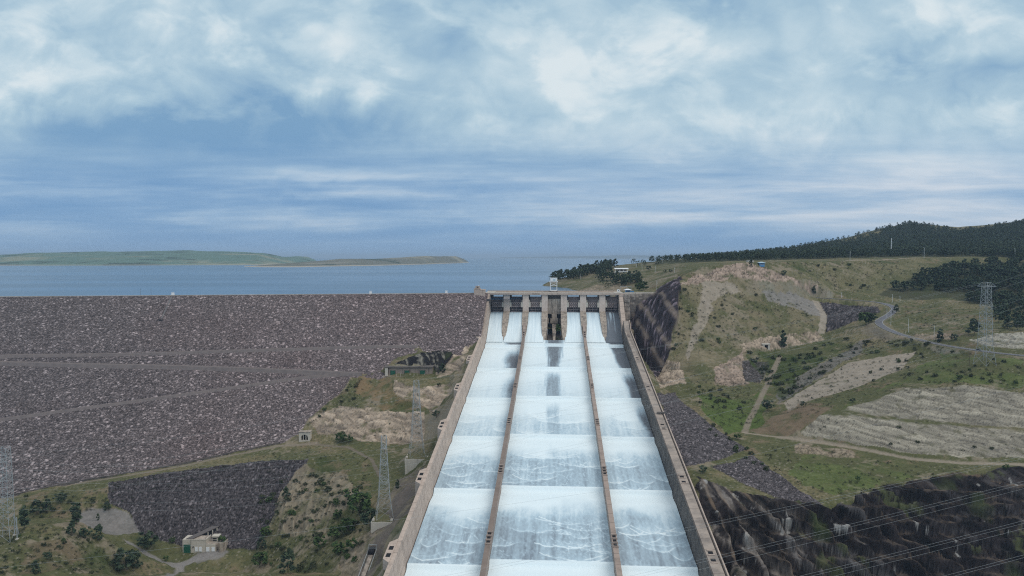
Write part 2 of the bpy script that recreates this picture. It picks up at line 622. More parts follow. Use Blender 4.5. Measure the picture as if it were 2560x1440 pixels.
bl((1690, 720, 890), (1720, 712, 915), (1800, 700, 950), (1880, 700, 960), (1960, 703, 985), (2040, 700, 1020))
bl((1715, 780, 858), (1760, 752, 885), (1850, 742, 925), (1960, 738, 965), (2042, 750, 995))
bl((1715, 860, 800), (1760, 850, 812), (1850, 840, 838), (1950, 815, 885), (2060, 800, 925))
bl((1650, 962, 722), (1700, 987, 702), (1760, 988, 702), (1850, 958, 742), (1890, 900, 792), (1960, 872, 842), (2060, 835, 893), (2112, 818, 905))
bl((1670, 920, 752), (1760, 935, 735), (1840, 900, 775), (1880, 870, 815), (1960, 850, 855), (2060, 822, 903))
bl((1950, 890, 808), (1930, 930, 765), (1915, 970, 725), (1890, 1020, 670), (1870, 1060, 628), (1865, 1085, 597))
bl((1680, 990, 702), (1740, 1040, 632), (1800, 1080, 594), (1870, 1130, 542), (1920, 1180, 502), (2050, 1265, 445))
bl((1866, 1086, 593), (1950, 1094, 583), (2060, 1109, 567), (2180, 1129, 547), (2280, 1149, 530), (2400, 1159, 522), (2560, 1163, 518), (2800, 1170, 514))
bl((2000, 1150, 529), (2150, 1170, 513), (2300, 1190, 499))
bl((1745, 1200, 468), (1830, 1225, 459), (1960, 1255, 448), (2060, 1268, 444), (2130, 1248, 457), (2200, 1215, 480), (2290, 1200, 490), (2400, 1180, 502), (2560, 1168, 511), (2800, 1178, 507))
bl((1790, 1440, 388), (1900, 1440, 393), (2050, 1440, 402), (2300, 1440, 414), (2560, 1440, 424), (2850, 1440, 436))
bl((1810, 1700, 320), (2100, 1700, 330), (2560, 1700, 345), (3000, 1700, 360))
bl((2060, 1036, 597), (2150, 1041, 589), (2250, 1051, 579), (2400, 1066, 567), (2560, 1076, 561), (2800, 1080, 558))
bl((2060, 1030, 604), (2150, 1034, 597), (2250, 1044, 587), (2400, 1059, 575), (2560, 1069, 569), (2800, 1074, 566))
bl((2085, 1012, 622), (2200, 996, 614), (2290, 969, 620), (2400, 966, 620), (2490, 976, 612), (2560, 990, 605), (2800, 1000, 600))
bl((1960, 1022, 655), (2050, 985, 682), (2150, 946, 707), (2260, 915, 727), (2350, 893, 738), (2420, 896, 700), (2462, 898, 665), (2560, 905, 655))
bl((1985, 980, 702), (2060, 940, 732), (2120, 906, 760), (2200, 888, 772), (2290, 876, 765))
bl((2100, 870, 825), (2200, 838, 838), (2240, 855, 795))
ROAD = smooth_line([w3(*p) for p in ((2040, 744, 1003), (2130, 750, 986), (2200, 757, 966), (2236, 770, 936), (2224, 786, 902), (2197, 804, 867), (2215, 821, 836), (2262, 839, 802), (2350, 861, 757), (2460, 878, 706), (2560, 889, 672), (2760, 905, 630))], 8)
wl(ROAD[::4])
bl((2090, 822, 908), (2150, 800, 925))
bl((2300, 800, 880), (2420, 800, 850), (2560, 790, 860), (2800, 790, 850))
bl((2440, 838, 765), (2560, 830, 765), (2800, 840, 740))
bl((2300, 760, 985), (2420, 745, 1010), (2560, 735, 1030), (2800, 720, 1040))
bl((2100, 715, 1060), (2220, 705, 1090), (2330, 695, 1110), (2440, 690, 1120), (2560, 680, 1140))
# road and headland on the far side of the gates
bl((1555, 731, 935), (1620, 728, 965), (1670, 722, 960))
bl((1560, 722, 1060), (1600, 712, 1100), (1640, 700, 1120), (1690, 678, 1100))
bl((1480, 705, 1200), (1520, 690, 1300), (1570, 685, 1280), (1640, 672, 1250), (1720, 660, 1200))
bl((1385, 698, 1420), (1420, 690, 1430), (1450, 678, 1480), (1490, 670, 1500), (1530, 664, 1520), (1600, 656, 1560), (1680, 652, 1450), (1780, 651, 1300))
bl((1352, 713, 1330), (1390, 718, 1250), (1440, 725, 1140), (1490, 730, 1070), (1530, 732, 1010))
bl((1400, 716, 1260), (1450, 716, 1190), (1500, 718, 1110), (1545, 722, 1060))
wl([(40, 1330, -16), (80, 1240, -16), (90, 1130, -18), (110, 1050, -18), (130, 985, -18)])
wl([(60, 1500, -20), (150, 1700, -20), (280, 2000, -20), (380, 2400, -20), (600, 3000, -20)])
bl((1600, 652, 2000), (1700, 647, 2000), (1800, 636, 2050), (1900, 628, 2120), (2000, 614, 2200), (2100, 597, 2300), (2200, 570, 2400), (2270, 556, 2450), (2330, 563, 2450), (2390, 576, 2450), (2450, 571, 2300), (2560, 553, 2200), (2800, 535, 2200), (3300, 530, 2200))
bl((1650, 654, 1700), (1800, 648, 1550), (1950, 642, 1500), (2100, 632, 1600), (2300, 622, 1650), (2560, 615, 1600), (2800, 600, 1600))
wl([(700, 2300, -10), (1100, 2700, 20), (1600, 3100, 20), (2400, 3100, 40)])
wl([(2400, 150, -130), (2400, 700, -20), (2400, 1300, 60), (2400, 2200, 160)])
# left-hand side
wl([sl(s, -4.0, walltop(s) - 2.0) for s in (10, 40, 64, 100, 150, 200, 250)] + [sl(s, -4.0, walltop(s) - k) for s, k in ((290, 7), (330, 14), (380, 16), (430, 12), (480, 8), (530, 5), (600, 5), (660, 5))])
TOE = [(1190, 800), (1172, 852), (1100, 861), (1040, 867), (992, 893), (962, 921), (905, 933), (872, 950), (850, 985), (802, 1020), (762, 1058), (742, 1090), (700, 1108), (600, 1130), (400, 1172), (200, 1205), (40, 1238), (-150, 1275), (-420, 1325)]
toe3 = [dam_hit(u, v) for u, v in TOE]
wl([(x, y, z + 0.4) for x, y, z in toe3])
wl([(x - DN[0] * 14, y - DN[1] * 14, z - 14) for x, y, z in toe3])
bl((1000, 900, 772), (1050, 882, 790), (1100, 872, 808), (1150, 872, 815))
bl((1005, 912, 757), (1055, 893, 768), (1100, 884, 785), (1140, 880, 800))
bl((968, 940, 752), (1030, 938, 750), (1085, 936, 749))
bl((1115, 905, 778), (1140, 895, 785), (1155, 890, 790))
bl((1090, 930, 757), (1110, 930, 752), (1135, 925, 755))
bl((890, 942, 748), (900, 1000, 702), (870, 1008, 702))
bl((1000, 945, 742), (1060, 945, 738), (1120, 945, 735))
bl((992, 948, 720), (1050, 966, 707), (1100, 986, 692), (1126, 962, 706))
bl((985, 966, 714), (1030, 986, 696), (1085, 1026, 668), (1120, 1012, 674))
bl((780, 1046, 682), (830, 1025, 690), (880, 1010, 692), (960, 1022, 681), (1040, 1035, 667), (1070, 1042, 660))
bl((785, 1088, 664), (880, 1106, 645), (1000, 1113, 637), (1065, 1112, 630))
bl((790, 1120, 640), (900, 1130, 622), (1000, 1150, 600), (1015, 1190, 562))
bl((272, 1206, 582), (400, 1184, 594), (550, 1162, 604), (680, 1150, 610), (770, 1147, 610))
bl((345, 1327, 536), (460, 1369, 525), (620, 1377, 521), (690, 1272, 562), (762, 1182, 596))
bl((100, 1242, 570), (270, 1216, 577))
bl((40, 1300, 548), (150, 1290, 550), (250, 1300, 546), (320, 1340, 533))
bl((300, 1347, 524), (360, 1386, 511), (430, 1416, 503), (450, 1440, 496))
bl((460, 1380, 520), (560, 1377, 519), (640, 1400, 512))
bl((500, 1395, 512), (560, 1420, 503), (600, 1440, 497))
bl((-60, 1335, 470), (0, 1332, 464), (70, 1316, 465), (150, 1322, 468), (250, 1352, 474), (330, 1398, 484))
bl((-60, 1400, 430), (0, 1440, 408), (150, 1440, 422), (300, 1440, 452), (400, 1440, 482))
bl((60, 1350, 447), (160, 1370, 450))
bl((700, 1222, 582), (780, 1166, 603), (890, 1180, 582), (960, 1200, 560))
bl((690, 1302, 536), (720, 1236, 563), (830, 1236, 547), (930, 1242, 522))
bl((790, 1302, 520), (860, 1290, 512), (940, 1312, 480))
bl((720, 1430, 472), (860, 1382, 457), (900, 1332, 477))
bl((880, 1440, 428), (930, 1420, 425))
wl([(-700, 200, -175), (-400, 250, -175), (-150, 260, -170), (-75, 260, -150)])
wl([(-1500, 200, -170), (-1500, 480, -170)])
wl([(-1500, 690, -168), (-1500, 760, -150)])
wl([(-1500, 960, -45), (-700, 960, -45), (-300, 960, -45), (-60, 960, -45)])
wl([(-1500, 3200, -45), (-300, 3200, -45), (300, 3200, -40), (1000, 3200, -20), (2400, 3200, 40)])
wl([(160, 150, -175), (700, 150, -175), (2400, 150, -175), ])
wl([(-1500, 150, -175), (-60, 150, -175)])
wl([(-30, 880, -40), (-30, 915, -30), (60, 960, -40)])


def build_grid():
    pts, ed = [], []
    idx = {}

    def add(p):
        k = (round(p[0], 1), round(p[1], 1))
        if k not in idx:
            idx[k] = len(pts)
            pts.append(p)
        return idx[k]
    for L in LINES:
        ids = []
        for a, b in zip(L[:-1], L[1:]):
            n = max(1, int(math.hypot(b[0] - a[0], b[1] - a[1]) / 45))
            for i in range(n):
                t = i / n
                ids.append(add(tuple(a[k] + (b[k] - a[k]) * t for k in range(3))))
        ids.append(add(L[-1]))
        ed += [(i, j) for i, j in zip(ids[:-1], ids[1:]) if i != j]
    v2 = [Vector((p[0], p[1])) for p in pts]
    ov, oe, of, origv, _, _ = geometry.delaunay_2d_cdt(v2, ed, [], 0, 0.05)
    src = np.array(pts)
    V = np.zeros((len(ov), 3))
    for i, v in enumerate(ov):
        V[i, :2] = v
        if origv[i]:
            V[i, 2] = np.mean([pts[k][2] for k in origv[i]])
        else:
            d = np.hypot(src[:, 0] - v[0], src[:, 1] - v[1])
            k = np.argsort(d)[:3]
            V[i, 2] = np.average(src[k, 2], weights=1 / (d[k] + .1))
    h = 2.5
    x0, y0 = -1400.0, 200.0
    nx, ny = int(3700 / h), int(2950 / h)
    Z = np.full((ny, nx), -150.0)
    for f in of:
        p = V[list(f)]
        for k in range(1, len(f) - 1):
            a, b, c = p[0], p[k], p[k + 1]
            den = (b[1] - c[1]) * (a[0] - c[0]) + (c[0] - b[0]) * (a[1] - c[1])
            if abs(den) < 1e-9:
                continue
            i0 = max(0, int((min(a[0], b[0], c[0]) - x0) / h)); i1 = min(nx - 1, int((max(a[0], b[0], c[0]) - x0) / h) + 1)
            j0 = max(0, int((min(a[1], b[1], c[1]) - y0) / h)); j1 = min(ny - 1, int((max(a[1], b[1], c[1]) - y0) / h) + 1)
            if i1 < i0 or j1 < j0:
                continue
            gx, gy = np.meshgrid(x0 + h * np.arange(i0, i1 + 1), y0 + h * np.arange(j0, j1 + 1))
            l1 = ((b[1] - c[1]) * (gx - c[0]) + (c[0] - b[0]) * (gy - c[1])) / den
            l2 = ((c[1] - a[1]) * (gx - c[0]) + (a[0] - c[0]) * (gy - c[1])) / den
            l3 = 1 - l1 - l2
            ok = (l1 >= -1e-6) & (l2 >= -1e-6) & (l3 >= -1e-6)
            z = l1 * a[2] + l2 * b[2] + l3 * c[2]
            sub = Z[j0:j1 + 1, i0:i1 + 1]
            sub[ok] = z[ok]
    for _ in range(2):
        P = np.pad(Z, 1, mode='edge')
        Z = (P[:-2, 1:-1] + P[2:, 1:-1] + P[1:-1, :-2] + P[1:-1, 2:] + 4 * P[1:-1, 1:-1]) / 8
    # the far slopes need a softer hand
    S = Z.copy()
    for _ in range(14):
        P = np.pad(S, 2, mode='edge')
        S = (P[:-4, 2:-2] + P[4:, 2:-2] + P[2:-2, :-4] + P[2:-2, 4:] + 2 * P[2:-2, 2:-2]) / 6
    gy = (y0 + h * np.arange(ny))[:, None]
    far = sst(gy, 980, 1300)
    Z = Z * (1 - far) + S * far
    return Z, x0, y0, h


GZ, GX0, GY0, GH = build_grid()


def grid_z(x, y):
    fx = np.clip((np.asarray(x, float) - GX0) / GH, 0, GZ.shape[1] - 1.001)
    fy = np.clip((np.asarray(y, float) - GY0) / GH, 0, GZ.shape[0] - 1.001)
    ix, iy = fx.astype(int), fy.astype(int)
    fx, fy = fx - ix, fy - iy
    return (GZ[iy, ix] * (1 - fx) * (1 - fy) + GZ[iy, ix + 1] * fx * (1 - fy) + GZ[iy + 1, ix] * (1 - fx) * fy + GZ[iy + 1, ix + 1] * fx * fy)


# flatten the ground under the road
_gx, _gy = np.meshgrid(GX0 + GH * np.arange(GZ.shape[1]), GY0 + GH * np.arange(GZ.shape[0]))
_m = (_gx > 250) & (_gx < 1000) & (_gy > 580) & (_gy < 1060)
_d, _z = line_dist(_gx[_m], _gy[_m], ROAD, True)
_k = 1 - sst(_d, 5.5, 13)
GZ[_m] = GZ[_m] * (1 - _k) + (_z - 0.25) * _k


def hits(uv):
    """first meeting of each photo ray with the height grid (world points; NaN where none)"""
    uv = np.asarray(uv, float)
    cp, sp = math.cos(PITCH), math.sin(PITCH)
    a, b = (uv[:, 0] - 1280) / F, -(uv[:, 1] - 720) / F
    dy, dz = cp + b * sp, -sp + b * cp
    dx = a / dy
    dz = dz / dy
    out = np.full((len(uv), 3), np.nan)
    live = np.ones(len(uv), bool)
    Y = 260.0
    while Y < 3000 and live.any():
        k = np.where(live)[0]
        z = CAMZ + dz[k] * Y
        g = grid_z(dx[k] * Y, np.full(len(k), Y))
        h = z <= g
        j = k[h]
        out[j, 0], out[j, 1], out[j, 2] = dx[j] * Y, Y, g[h]
        live[j] = False
        Y += 1.0 if Y < 1100 else 3.0
    return out


def gpoly(px):
    """plan outline of a patch of ground, from photo points along its rim (each side subdivided)"""
    p = []
    for a, b in zip(px, px[1:] + px[:1]):
        n = max(1, int(math.hypot(b[0] - a[0], b[1] - a[1]) / 12))
        p += [(a[0] + (b[0] - a[0]) * i / n, a[1] + (b[1] - a[1]) * i / n) for i in range(n)]
    h = hits(p)
    h = h[~np.isnan(h[:, 0])]
    return h[:, :2]


# ------------------------------------------------------------------ ground mesh
G_GRASS = np.array((0.098, 0.100, 0.044))
G_LUSH = np.array((0.076, 0.112, 0.027))
G_YEL = np.array((0.165, 0.142, 0.076))
SOIL = np.array((0.175, 0.125, 0.085))
ROCK_TAN = np.array((0.360, 0.285, 0.215))
ROCK_GREY = np.array((0.285, 0.265, 0.220))
ROCK_PINK = np.array((0.345, 0.262, 0.208))
ROCK_DARK = np.array((0.022, 0.020, 0.021))
SCREE = np.array((0.300, 0.255, 0.205))
SCREE_GREY = np.array((0.205, 0.190, 0.180))
RUBBLE = np.array((0.128, 0.112, 0.116))
PATH = np.array((0.235, 0.195, 0.150))
WOOD = np.array((0.050, 0.055, 0.030))

DARK_SLABS = [(1702, 694), (1700, 760), (1695, 800), (1684, 850), (1666, 905), (1642, 948), (1622, 925), (1594, 868), (1570, 800), (1572, 760), (1618, 748), (1660, 712)]
DARK_FRONT = [(1738, 1192), (1830, 1228), (1960, 1258), (2060, 1271), (2130, 1254), (2200, 1219), (2290, 1203), (2400, 1183), (2558, 1169), (2700, 1172), (2740, 1500), (1800, 1500)]
CUT_FACE = [(2000, 1085), (2050, 1040), (2130, 1016), (2200, 994), (2270, 970), (2330, 962), (2440, 966), (2490, 975), (2700, 985), (2700, 1150), (2400, 1146), (2280, 1136), (2180, 1117), (2060, 1098)]
CLIFF_L = [(772, 1055), (850, 1014), (900, 1022), (1062, 1033), (1062, 1104), (1000, 1114), (880, 1102), (790, 1090)]
BLOCK_L = [(983, 950), (1050, 972), (1120, 958), (1131, 980), (1087, 1032), (1030, 1004), (984, 976)]
BLACK_L = [(985, 912), (1050, 882), (1150, 872), (1132, 892), (1095, 936), (1085, 915), (1010, 920)]
TAN_L = [(1152, 868), (1180, 860), (1150, 930), (1095, 945), (1085, 932), (1112, 900)]
PATCHES = [   # (photo rim, colour, strength, plan warp in metres, what)
    ([(1705, 715), (1860, 700), (1960, 705), (2040, 750), (2062, 830), (1960, 870), (1860, 960), (1740, 975), (1690, 900), (1700, 800)], np.array((.190, .160, .098)), .70, 9, 'grass'),
    ([(1900, 690), (2300, 655), (2400, 690), (2200, 735), (2040, 745)], np.array((.155, .140, .075)), .5, 12, 'grass'),
    ([(1730, 690), (1870, 656), (1960, 690), (2040, 712), (2045, 735), (1960, 706), (1860, 696), (1700, 716)], ROCK_PINK, .95, 7, 'rock'),
    ([(1752, 708), (1820, 704), (1855, 735), (1800, 738), (1765, 778)], SCREE, .8, 6, 'scree'),
    ([(1755, 742), (1785, 772), (1745, 850), (1722, 905), (1712, 890), (1735, 820), (1748, 770)], SCREE, .75, 5, 'scree'),
    ([(1900, 722), (1990, 738), (2050, 762), (2062, 800), (2000, 772), (1920, 752)], SCREE_GREY * 1.1, .8, 6, 'scree'),
    ([(2030, 748), (2052, 755), (2068, 795), (2062, 835), (2048, 830), (2050, 790)], SCREE, .9, 3, 'scree'),
    ([(2050, 756), (2195, 768), (2202, 780), (2092, 823), (2064, 832), (2068, 795)], RUBBLE * .62, 1, 1.5, 'rubble'),
    ([(1640, 905), (1700, 902), (1714, 962), (1645, 970)], ROCK_TAN, 1, 4, 'rock'),
    ([(1780, 930), (1858, 880), (1868, 962), (1790, 965)], ROCK_PINK * .9, .9, 7, 'rock'),
    ([(1855, 858), (1960, 835), (2050, 830), (2062, 850), (1960, 872), (1855, 885)], ROCK_TAN * .9, .95, 6, 'rock'),
    ([(1965, 1006), (2010, 974), (2120, 908), (2200, 893), (2292, 880), (2255, 925), (2130, 972), (2000, 1010), (1970, 1032)], SCREE, .95, 3, 'scree'),
    ([(1945, 985), (1990, 945), (2090, 890), (2180, 840), (2155, 878), (2080, 922), (2010, 968), (1950, 1012)], SCREE_GREY * .7, .75, 6, 'scree'),
    ([(1855, 905), (1925, 905), (1905, 960), (1865, 955)], RUBBLE * .75, .9, 4, 'rubble'),
    ([(1640, 985), (1690, 985), (1700, 1000), (1800, 1080), (1870, 1125), (1800, 1150), (1712, 1172), (1680, 1100), (1655, 1020)], RUBBLE, 1, 2, 'rubble'),
    ([(1780, 1170), (1880, 1140), (2052, 1264), (1975, 1262), (1860, 1212)], RUBBLE, 1, 3, 'rubble'),
    ([(1870, 1080), (2000, 1008), (2085, 1012), (2050, 1040), (2000, 1080), (1960, 1092)], SOIL * 1.05, .8, 6, 'soil'),
    ([(1990, 1110), (2130, 1128), (2130, 1145), (1990, 1135)], ROCK_TAN * .8, .8, 4, 'rock'),
    ([(2425, 852), (2470, 836), (2700, 828), (2700, 885), (2480, 868)], ROCK_GREY * 1.15, .9, 3, 'rock'),
    ([(2220, 842), (2340, 835), (2420, 838), (2380, 850), (2260, 850)], ROCK_PINK, .6, 5, 'rock'),
    ([(1440, 726), (1500, 712), (1560, 712), (1580, 726), (1540, 735), (1470, 735)], ROCK_TAN * .8, .8, 5, 'rock'),
    ([(895, 945), (960, 938), (985, 965), (1060, 1025), (960, 1014), (890, 990)], np.array((.205, .140, .078)), .85, 7, 'soil'),
    ([(270, 1208), (400, 1186), (550, 1164), (770, 1148), (760, 1182), (700, 1262), (642, 1374), (460, 1373), (345, 1332), (330, 1290), (272, 1262)], RUBBLE * .72, 1, 1.5, 'rubble'),
    ([(180, 1295), (240, 1270), (330, 1290), (348, 1330), (260, 1338)], SCREE_GREY, .9, 4, 'scree'),
    ([(700, 1245), (760, 1165), (870, 1190), (905, 1240), (830, 1295), (800, 1350), (690, 1330)], np.array((.215, .180, .130)), .95, 5, 'strata'),
    ([(940, 1300), (1000, 1200), (1062, 1165), (1040, 1260), (985, 1330), (930, 1445), (890, 1445)], np.array((.135, .112, .098)), .9, 3, 'soil'),
    ([(870, 1360), (940, 1320), (900, 1445), (840, 1445)], ROCK_TAN * .7, .6, 5, 'rock'),
    ([(60, 1360), (170, 1350), (230, 1400), (100, 1440), (30, 1440)], SOIL * .9, .6, 7, 'soil'),
    ([(1740, 985), (1870, 1000), (1920, 960), (1910, 1060), (1830, 1090), (1770, 1040)], G_LUSH, .9, 6, 'grass'),
    ([(1865, 870), (1960, 872), (2060, 850), (2120, 865), (1990, 945), (1960, 1000), (1925, 960), (1870, 900)], G_LUSH * .55, .9, 6, 'grass'),
    ([(2030, 1140), (2250, 1150), (2330, 1190), (2200, 1212), (2080, 1240), (1960, 1180)], G_LUSH * 1.1, .65, 12, 'grass'),
    ([(2000, 1090), (2350, 890), (2560, 900), (2560, 960), (2260, 960), (2130, 1000)], G_LUSH * 1.1, .65, 12, 'grass'),
    ([(1590, 655), (1800, 645), (2000, 622), (2150, 586), (2270, 556), (2390, 577), (2560, 554), (2700, 545), (2700, 645), (2420, 642), (2000, 648), (1800, 653), (1610, 662)], WOOD, .9, 15, 'wood'),
    ([(2190, 738), (2290, 690), (2440, 660), (2700, 650), (2700, 800), (2470, 765), (2380, 745), (2260, 752)], WOOD, .85, 6, 'wood'),
    ([(2060, 612), (2120, 598), (2200, 577), (2210, 583), (2120, 606)], G_YEL * 1.1, .9, 12, 'grass'),
    ([(2320, 574), (2385, 580), (2385, 586), (2320, 580)], G_YEL * 1.1, .9, 12, 'grass'),
    ([(1352, 716), (1450, 676), (1600, 657), (1700, 656), (1700, 712), (1560, 727), (1400, 722)], np.array((.185, .158, .105)), .75, 8, 'grass'),
]
TRACKS = []      # painted dirt tracks: (plan polyline, half width, colour)
for px, hw, c in (([(1950, 892), (1935, 925), (1915, 968), (1892, 1015), (1870, 1058), (1862, 1082)], 2.6, PATH),
                  ([(1862, 1082), (1950, 1094), (2060, 1109), (2180, 1129), (2280, 1149), (2400, 1159), (2558, 1163), (2700, 1166)], 2.4, PATH * 1.25),
                  ([(40, 1238), (200, 1208), (400, 1176), (600, 1135), (700, 1115), (790, 1110)], 2.6, PATH * .95),
                  ([(790, 1112), (870, 1118), (930, 1150), (950, 1190)], 1.5, PATH * .75),
                  ([(285, 1342), (340, 1372), (400, 1405), (450, 1416), (500, 1395), (540, 1382)], 3.0, SCREE_GREY * 1.15),
                  ([(450, 1416), (425, 1440), (400, 1470)], 3.0, SCREE_GREY * 1.15),
                  ([(500, 1395), (515, 1388), (545, 1386)], 6.0, SCREE_GREY * 1.15),
                  ([(1600, 714), (1640, 700), (1690, 690)], 2.0, PATH * 1.1),
                  ([(1975, 672), (2060, 715), (2110, 742)], 1.0, PATH),
                  ([(1910, 652), (2100, 652), (2300, 645)], 2.0, PATH * 1.2)):
    h = hits(px)
    h = h[~np.isnan(h[:, 0])]
    TRACKS.append((h, hw, c))


def lerp(a, b, k):
    return a + (b - a) * k[:, None]


FAN = {}


def build_terrain():
    tx = np.linspace(-0.92, 0.92, 1420)
    ys = [262.0]
    while ys[-1] < 3080:
        ys.append(ys[-1] + (ys[-1] * 0.0018 if ys[-1] < 800 else ys[-1] * 0.0032))
    ys = np.array(ys)
    Y, T = np.meshgrid(ys, tx, indexing='ij')
    X = (Y * T).ravel()
    Y = Y.ravel()
    z = grid_z(X, Y)
    wx, wy = fbm(X, Y, 18, 4, 41), fbm(X, Y, 18, 4, 83)

    def region(px, warp):
        p = gpoly(px)
        return in_poly(X + wx * warp, Y + wy * warp, p) if len(p) > 2 else np.zeros(X.shape, bool)
    n60, n15, n4 = fbm(X, Y, 60, 4, 1), fbm(X, Y, 15, 4, 2), fbm(X, Y, 3.2, 3, 3)
    eps = 3.0
    sx = (grid_z(X + eps, Y) - grid_z(X - eps, Y)) / (2 * eps)
    sy = (grid_z(X, Y + eps) - grid_z(X, Y - eps)) / (2 * eps)
    slope = np.hypot(sx, sy)
    # base cover
    c = np.tile(G_GRASS, (len(X), 1))
    c = lerp(c, G_YEL, sst(n60 + n15 * .7, -.15, .55))
    c = lerp(c, SOIL, sst(n15 + n4 * .5 - n60 * .3, .25, .7) * .7)
    c = lerp(c, ROCK_GREY, sst(slope + n15 * .35, .8, 1.25) * .7)
    c *= (1 + .22 * n4 + .12 * n15)[:, None]
    d1, gap, rid = voronoi(X, Y, 2.6, 71)
    tuft = (1 - sst(d1, .20, .42)) * sst(rid + .5 * n15 + .3 * n60, .45, .75) * (1 - sst(Y, 1100, 1500))
    c = lerp(c, np.array((.050, .060, .026)), tuft * .75)
    pale = (1 - sst(d1, .15, .35)) * sst(1 - rid + .4 * n60 - .4 * n15, .78, .95)
    c = lerp(c, np.array((.30, .265, .21)), pale * .7)
    bare = fbm(X, Y, 26, 4, 91)
    c = lerp(c, np.array((.25, .205, .15)), sst(bare + .5 * n4 + .5 * slope, .38, .72) * .75)
    amp = 0.5 + 0.7 * sst(slope, .3, .9)
    rub = np.zeros(len(X))
    for px, colr, k, warp, what in PATCHES:
        r = region(px, warp)
        if not r.any():
            continue
        n = fbm(X[r], Y[r], 6, 4, 9)
        kk = np.full(r.sum(), float(k))
        cc = np.tile(colr, (r.sum(), 1))
        if what == 'rubble':
            d1, gap, rid = voronoi(X[r], Y[r] * .9, 1.25, 5)
            br = .45 + .85 * rid + sst(rid, .88, .99) * 1.3
            br *= .22 + .78 * sst(gap, .0, .32)  # gaps darkened in the colour, imitating shadow between stones
            cc = cc * br[:, None]
            rub[r] = (1 - d1 * 1.2) * .9
            amp[r] = .3
        elif what == 'rock':
            st = fbm(X[r] * .35 + z[r] * 1.2, Y[r] * .35 + z[r] * 1.5, 3.0, 3, 12)
            d1, gap, rid = voronoi(X[r] + 1.5 * n, Y[r] + z[r] * .7, 4.0, 14)
            ck = sst(gap, .0, .16)
            cc = cc * ((1 + .40 * st + .3 * n + .5 * (rid - .5)) * (.35 + .65 * ck))[:, None]
            kk *= sst(n + n15[r] * .6, -.85, -.1)
            z[r] += 2.4 * (rid - .4) * kk + 1.2 * st * kk
            amp[r] = .40
        elif what == 'strata':
            st = fbm((X[r] + Y[r]) * .25, (X[r] - Y[r] * .6 + z[r] * 2) * 1.2, 3.5, 3, 12)
            cc = cc * (1 + .4 * st + .25 * n)[:, None]
            kk *= sst(n15[r], -.6, .1)
            z[r] += 1.8 * st * kk + 1.4 * n
        elif what == 'scree':
            cc = cc * (1 + .2 * n + .15 * n4[r])[:, None]
            kk *= sst(n + n15[r] * .5, -.9, -.25)
            amp[r] = .35
        elif what == 'soil':
            cc = cc * (1 + .25 * n)[:, None]
            kk *= sst(n15[r] + n, -.8, .3)
        elif what == 'grass':
            cc = cc * (1 + .25 * n + .2 * n4[r])[:, None]
            kk *= sst(n15[r] + n60[r], -.7, .3)
            amp[r] *= .7
        else:
            cc = cc * (1 + .3 * n)[:, None]
        c[r] = c[r] + (cc - c[r]) * kk[:, None]
    # bedded rock faces
    for px in (CUT_FACE, CLIFF_L, BLOCK_L, TAN_L):
        r = region(px, 3.0)
        colr = np.array((.275, .248, .196)) if px is CUT_FACE else ROCK_TAN
        x, y, zz = X[r], Y[r], z[r]
        cut = px is CUT_FACE
        al = x + .6 * y
        wob = fbm(x, y, 16, 3, 30)
        hz = zz + (.16 * al if cut else .03 * al) + 2.2 * wob
        d1, gap, rid = voronoi(al * (.22 if cut else .34), hz, 1.7 if cut else 2.1, 36)
        bed = fbm(al * .06, hz * 1.0, 1.6, 3, 31)
        big = fbm(x, y, 22, 3, 37)
        kk = sst(slope[r] + .20 * fbm(x, y, 9, 3, 39), .12, .30) if cut else sst(fbm(x, y, 7, 3, 39) + slope[r] * .7, -.35, .15)
        fine = fbm(al * .5, hz * 2.2, 1.1, 3, 35)
        cc = colr * ((1 + .34 * bed + .20 * big + .40 * fine) * (.72 + .55 * rid) * (.50 + .50 * sst(gap, 0, .13)))[:, None]
        cc = cc + (ROCK_DARK * 2 - cc) * (sst(fine - .5 * bed, .40, .6) * .5)[:, None]
        cc = cc + (np.array((.10, .095, .05)) - cc) * (sst(fbm(x, y, 8, 4, 38) - slope[r] * .4, .18, .40) * .6)[:, None]
        c[r] = c[r] + (cc - c[r]) * kk[:, None]
        z[r] += ((rid - .5) * (.8 if cut else 1.5) + .4 * fine + .5 * bed) * kk
        amp[r] = .22
    r = region(BLACK_L, 2.0)
    st = fbm(X[r] + Y[r] * .3, z[r] * .22, 2.2, 5, 33, .6)
    st3 = fbm(X[r], Y[r] + z[r], 5, 4, 34)
    cc = ROCK_GREY * .85 * (1 + .4 * st3)[:, None]
    cc = cc + (ROCK_DARK * .8 - cc) * sst(st + .6 * st3, -.55, -.10)[:, None]
    c[r] = cc
    z[r] += 1.6 * st3 + .8 * st
    # dark slabs beside the gates: thin beds dipping to the chute, a ledge at each bench
    r = region(DARK_SLABS, 5.0)
    s_, t_ = to_st(X[r], Y[r])
    Tp = t_ - .165 * s_ + 1.2 * fbm(s_, t_, 14, 3, 24)
    zb = np.interp(Tp, (160, 168.5, 174.8, 178.0, 185.6, 189.2, 203.4, 208.2, 233, 260), (-50, -50, -30.5, -29.2, -16.8, -15.2, 1.2, 3.0, 15, 20)) - .385 * (s_ - 15)
    zb = np.maximum(zb, z[r] - 14)
    k = sst(s_, 4, 16) * (1 - sst(s_, 112, 150))
    z[r] = z[r] + (zb - z[r]) * k
    ledge = np.maximum.reduce([1 - sst(np.abs(Tp - c_), w_, w_ + 1.6) for c_, w_ in ((176.4, 1.5), (187.4, 1.7), (205.8, 2.2))])
    q = s_ * .9 + z[r] * .62 + 1.5 * fbm(s_, t_, 12, 3, 28)
    bed = fbm(q, z[r] * .16, 1.7, 3, 21)
    bed2 = fbm(q * .5, t_ * .3, 2.4, 3, 22)
    blk = fbm(s_, t_, 9, 3, 23)
    br = 1.0 + .9 * bed + .4 * blk
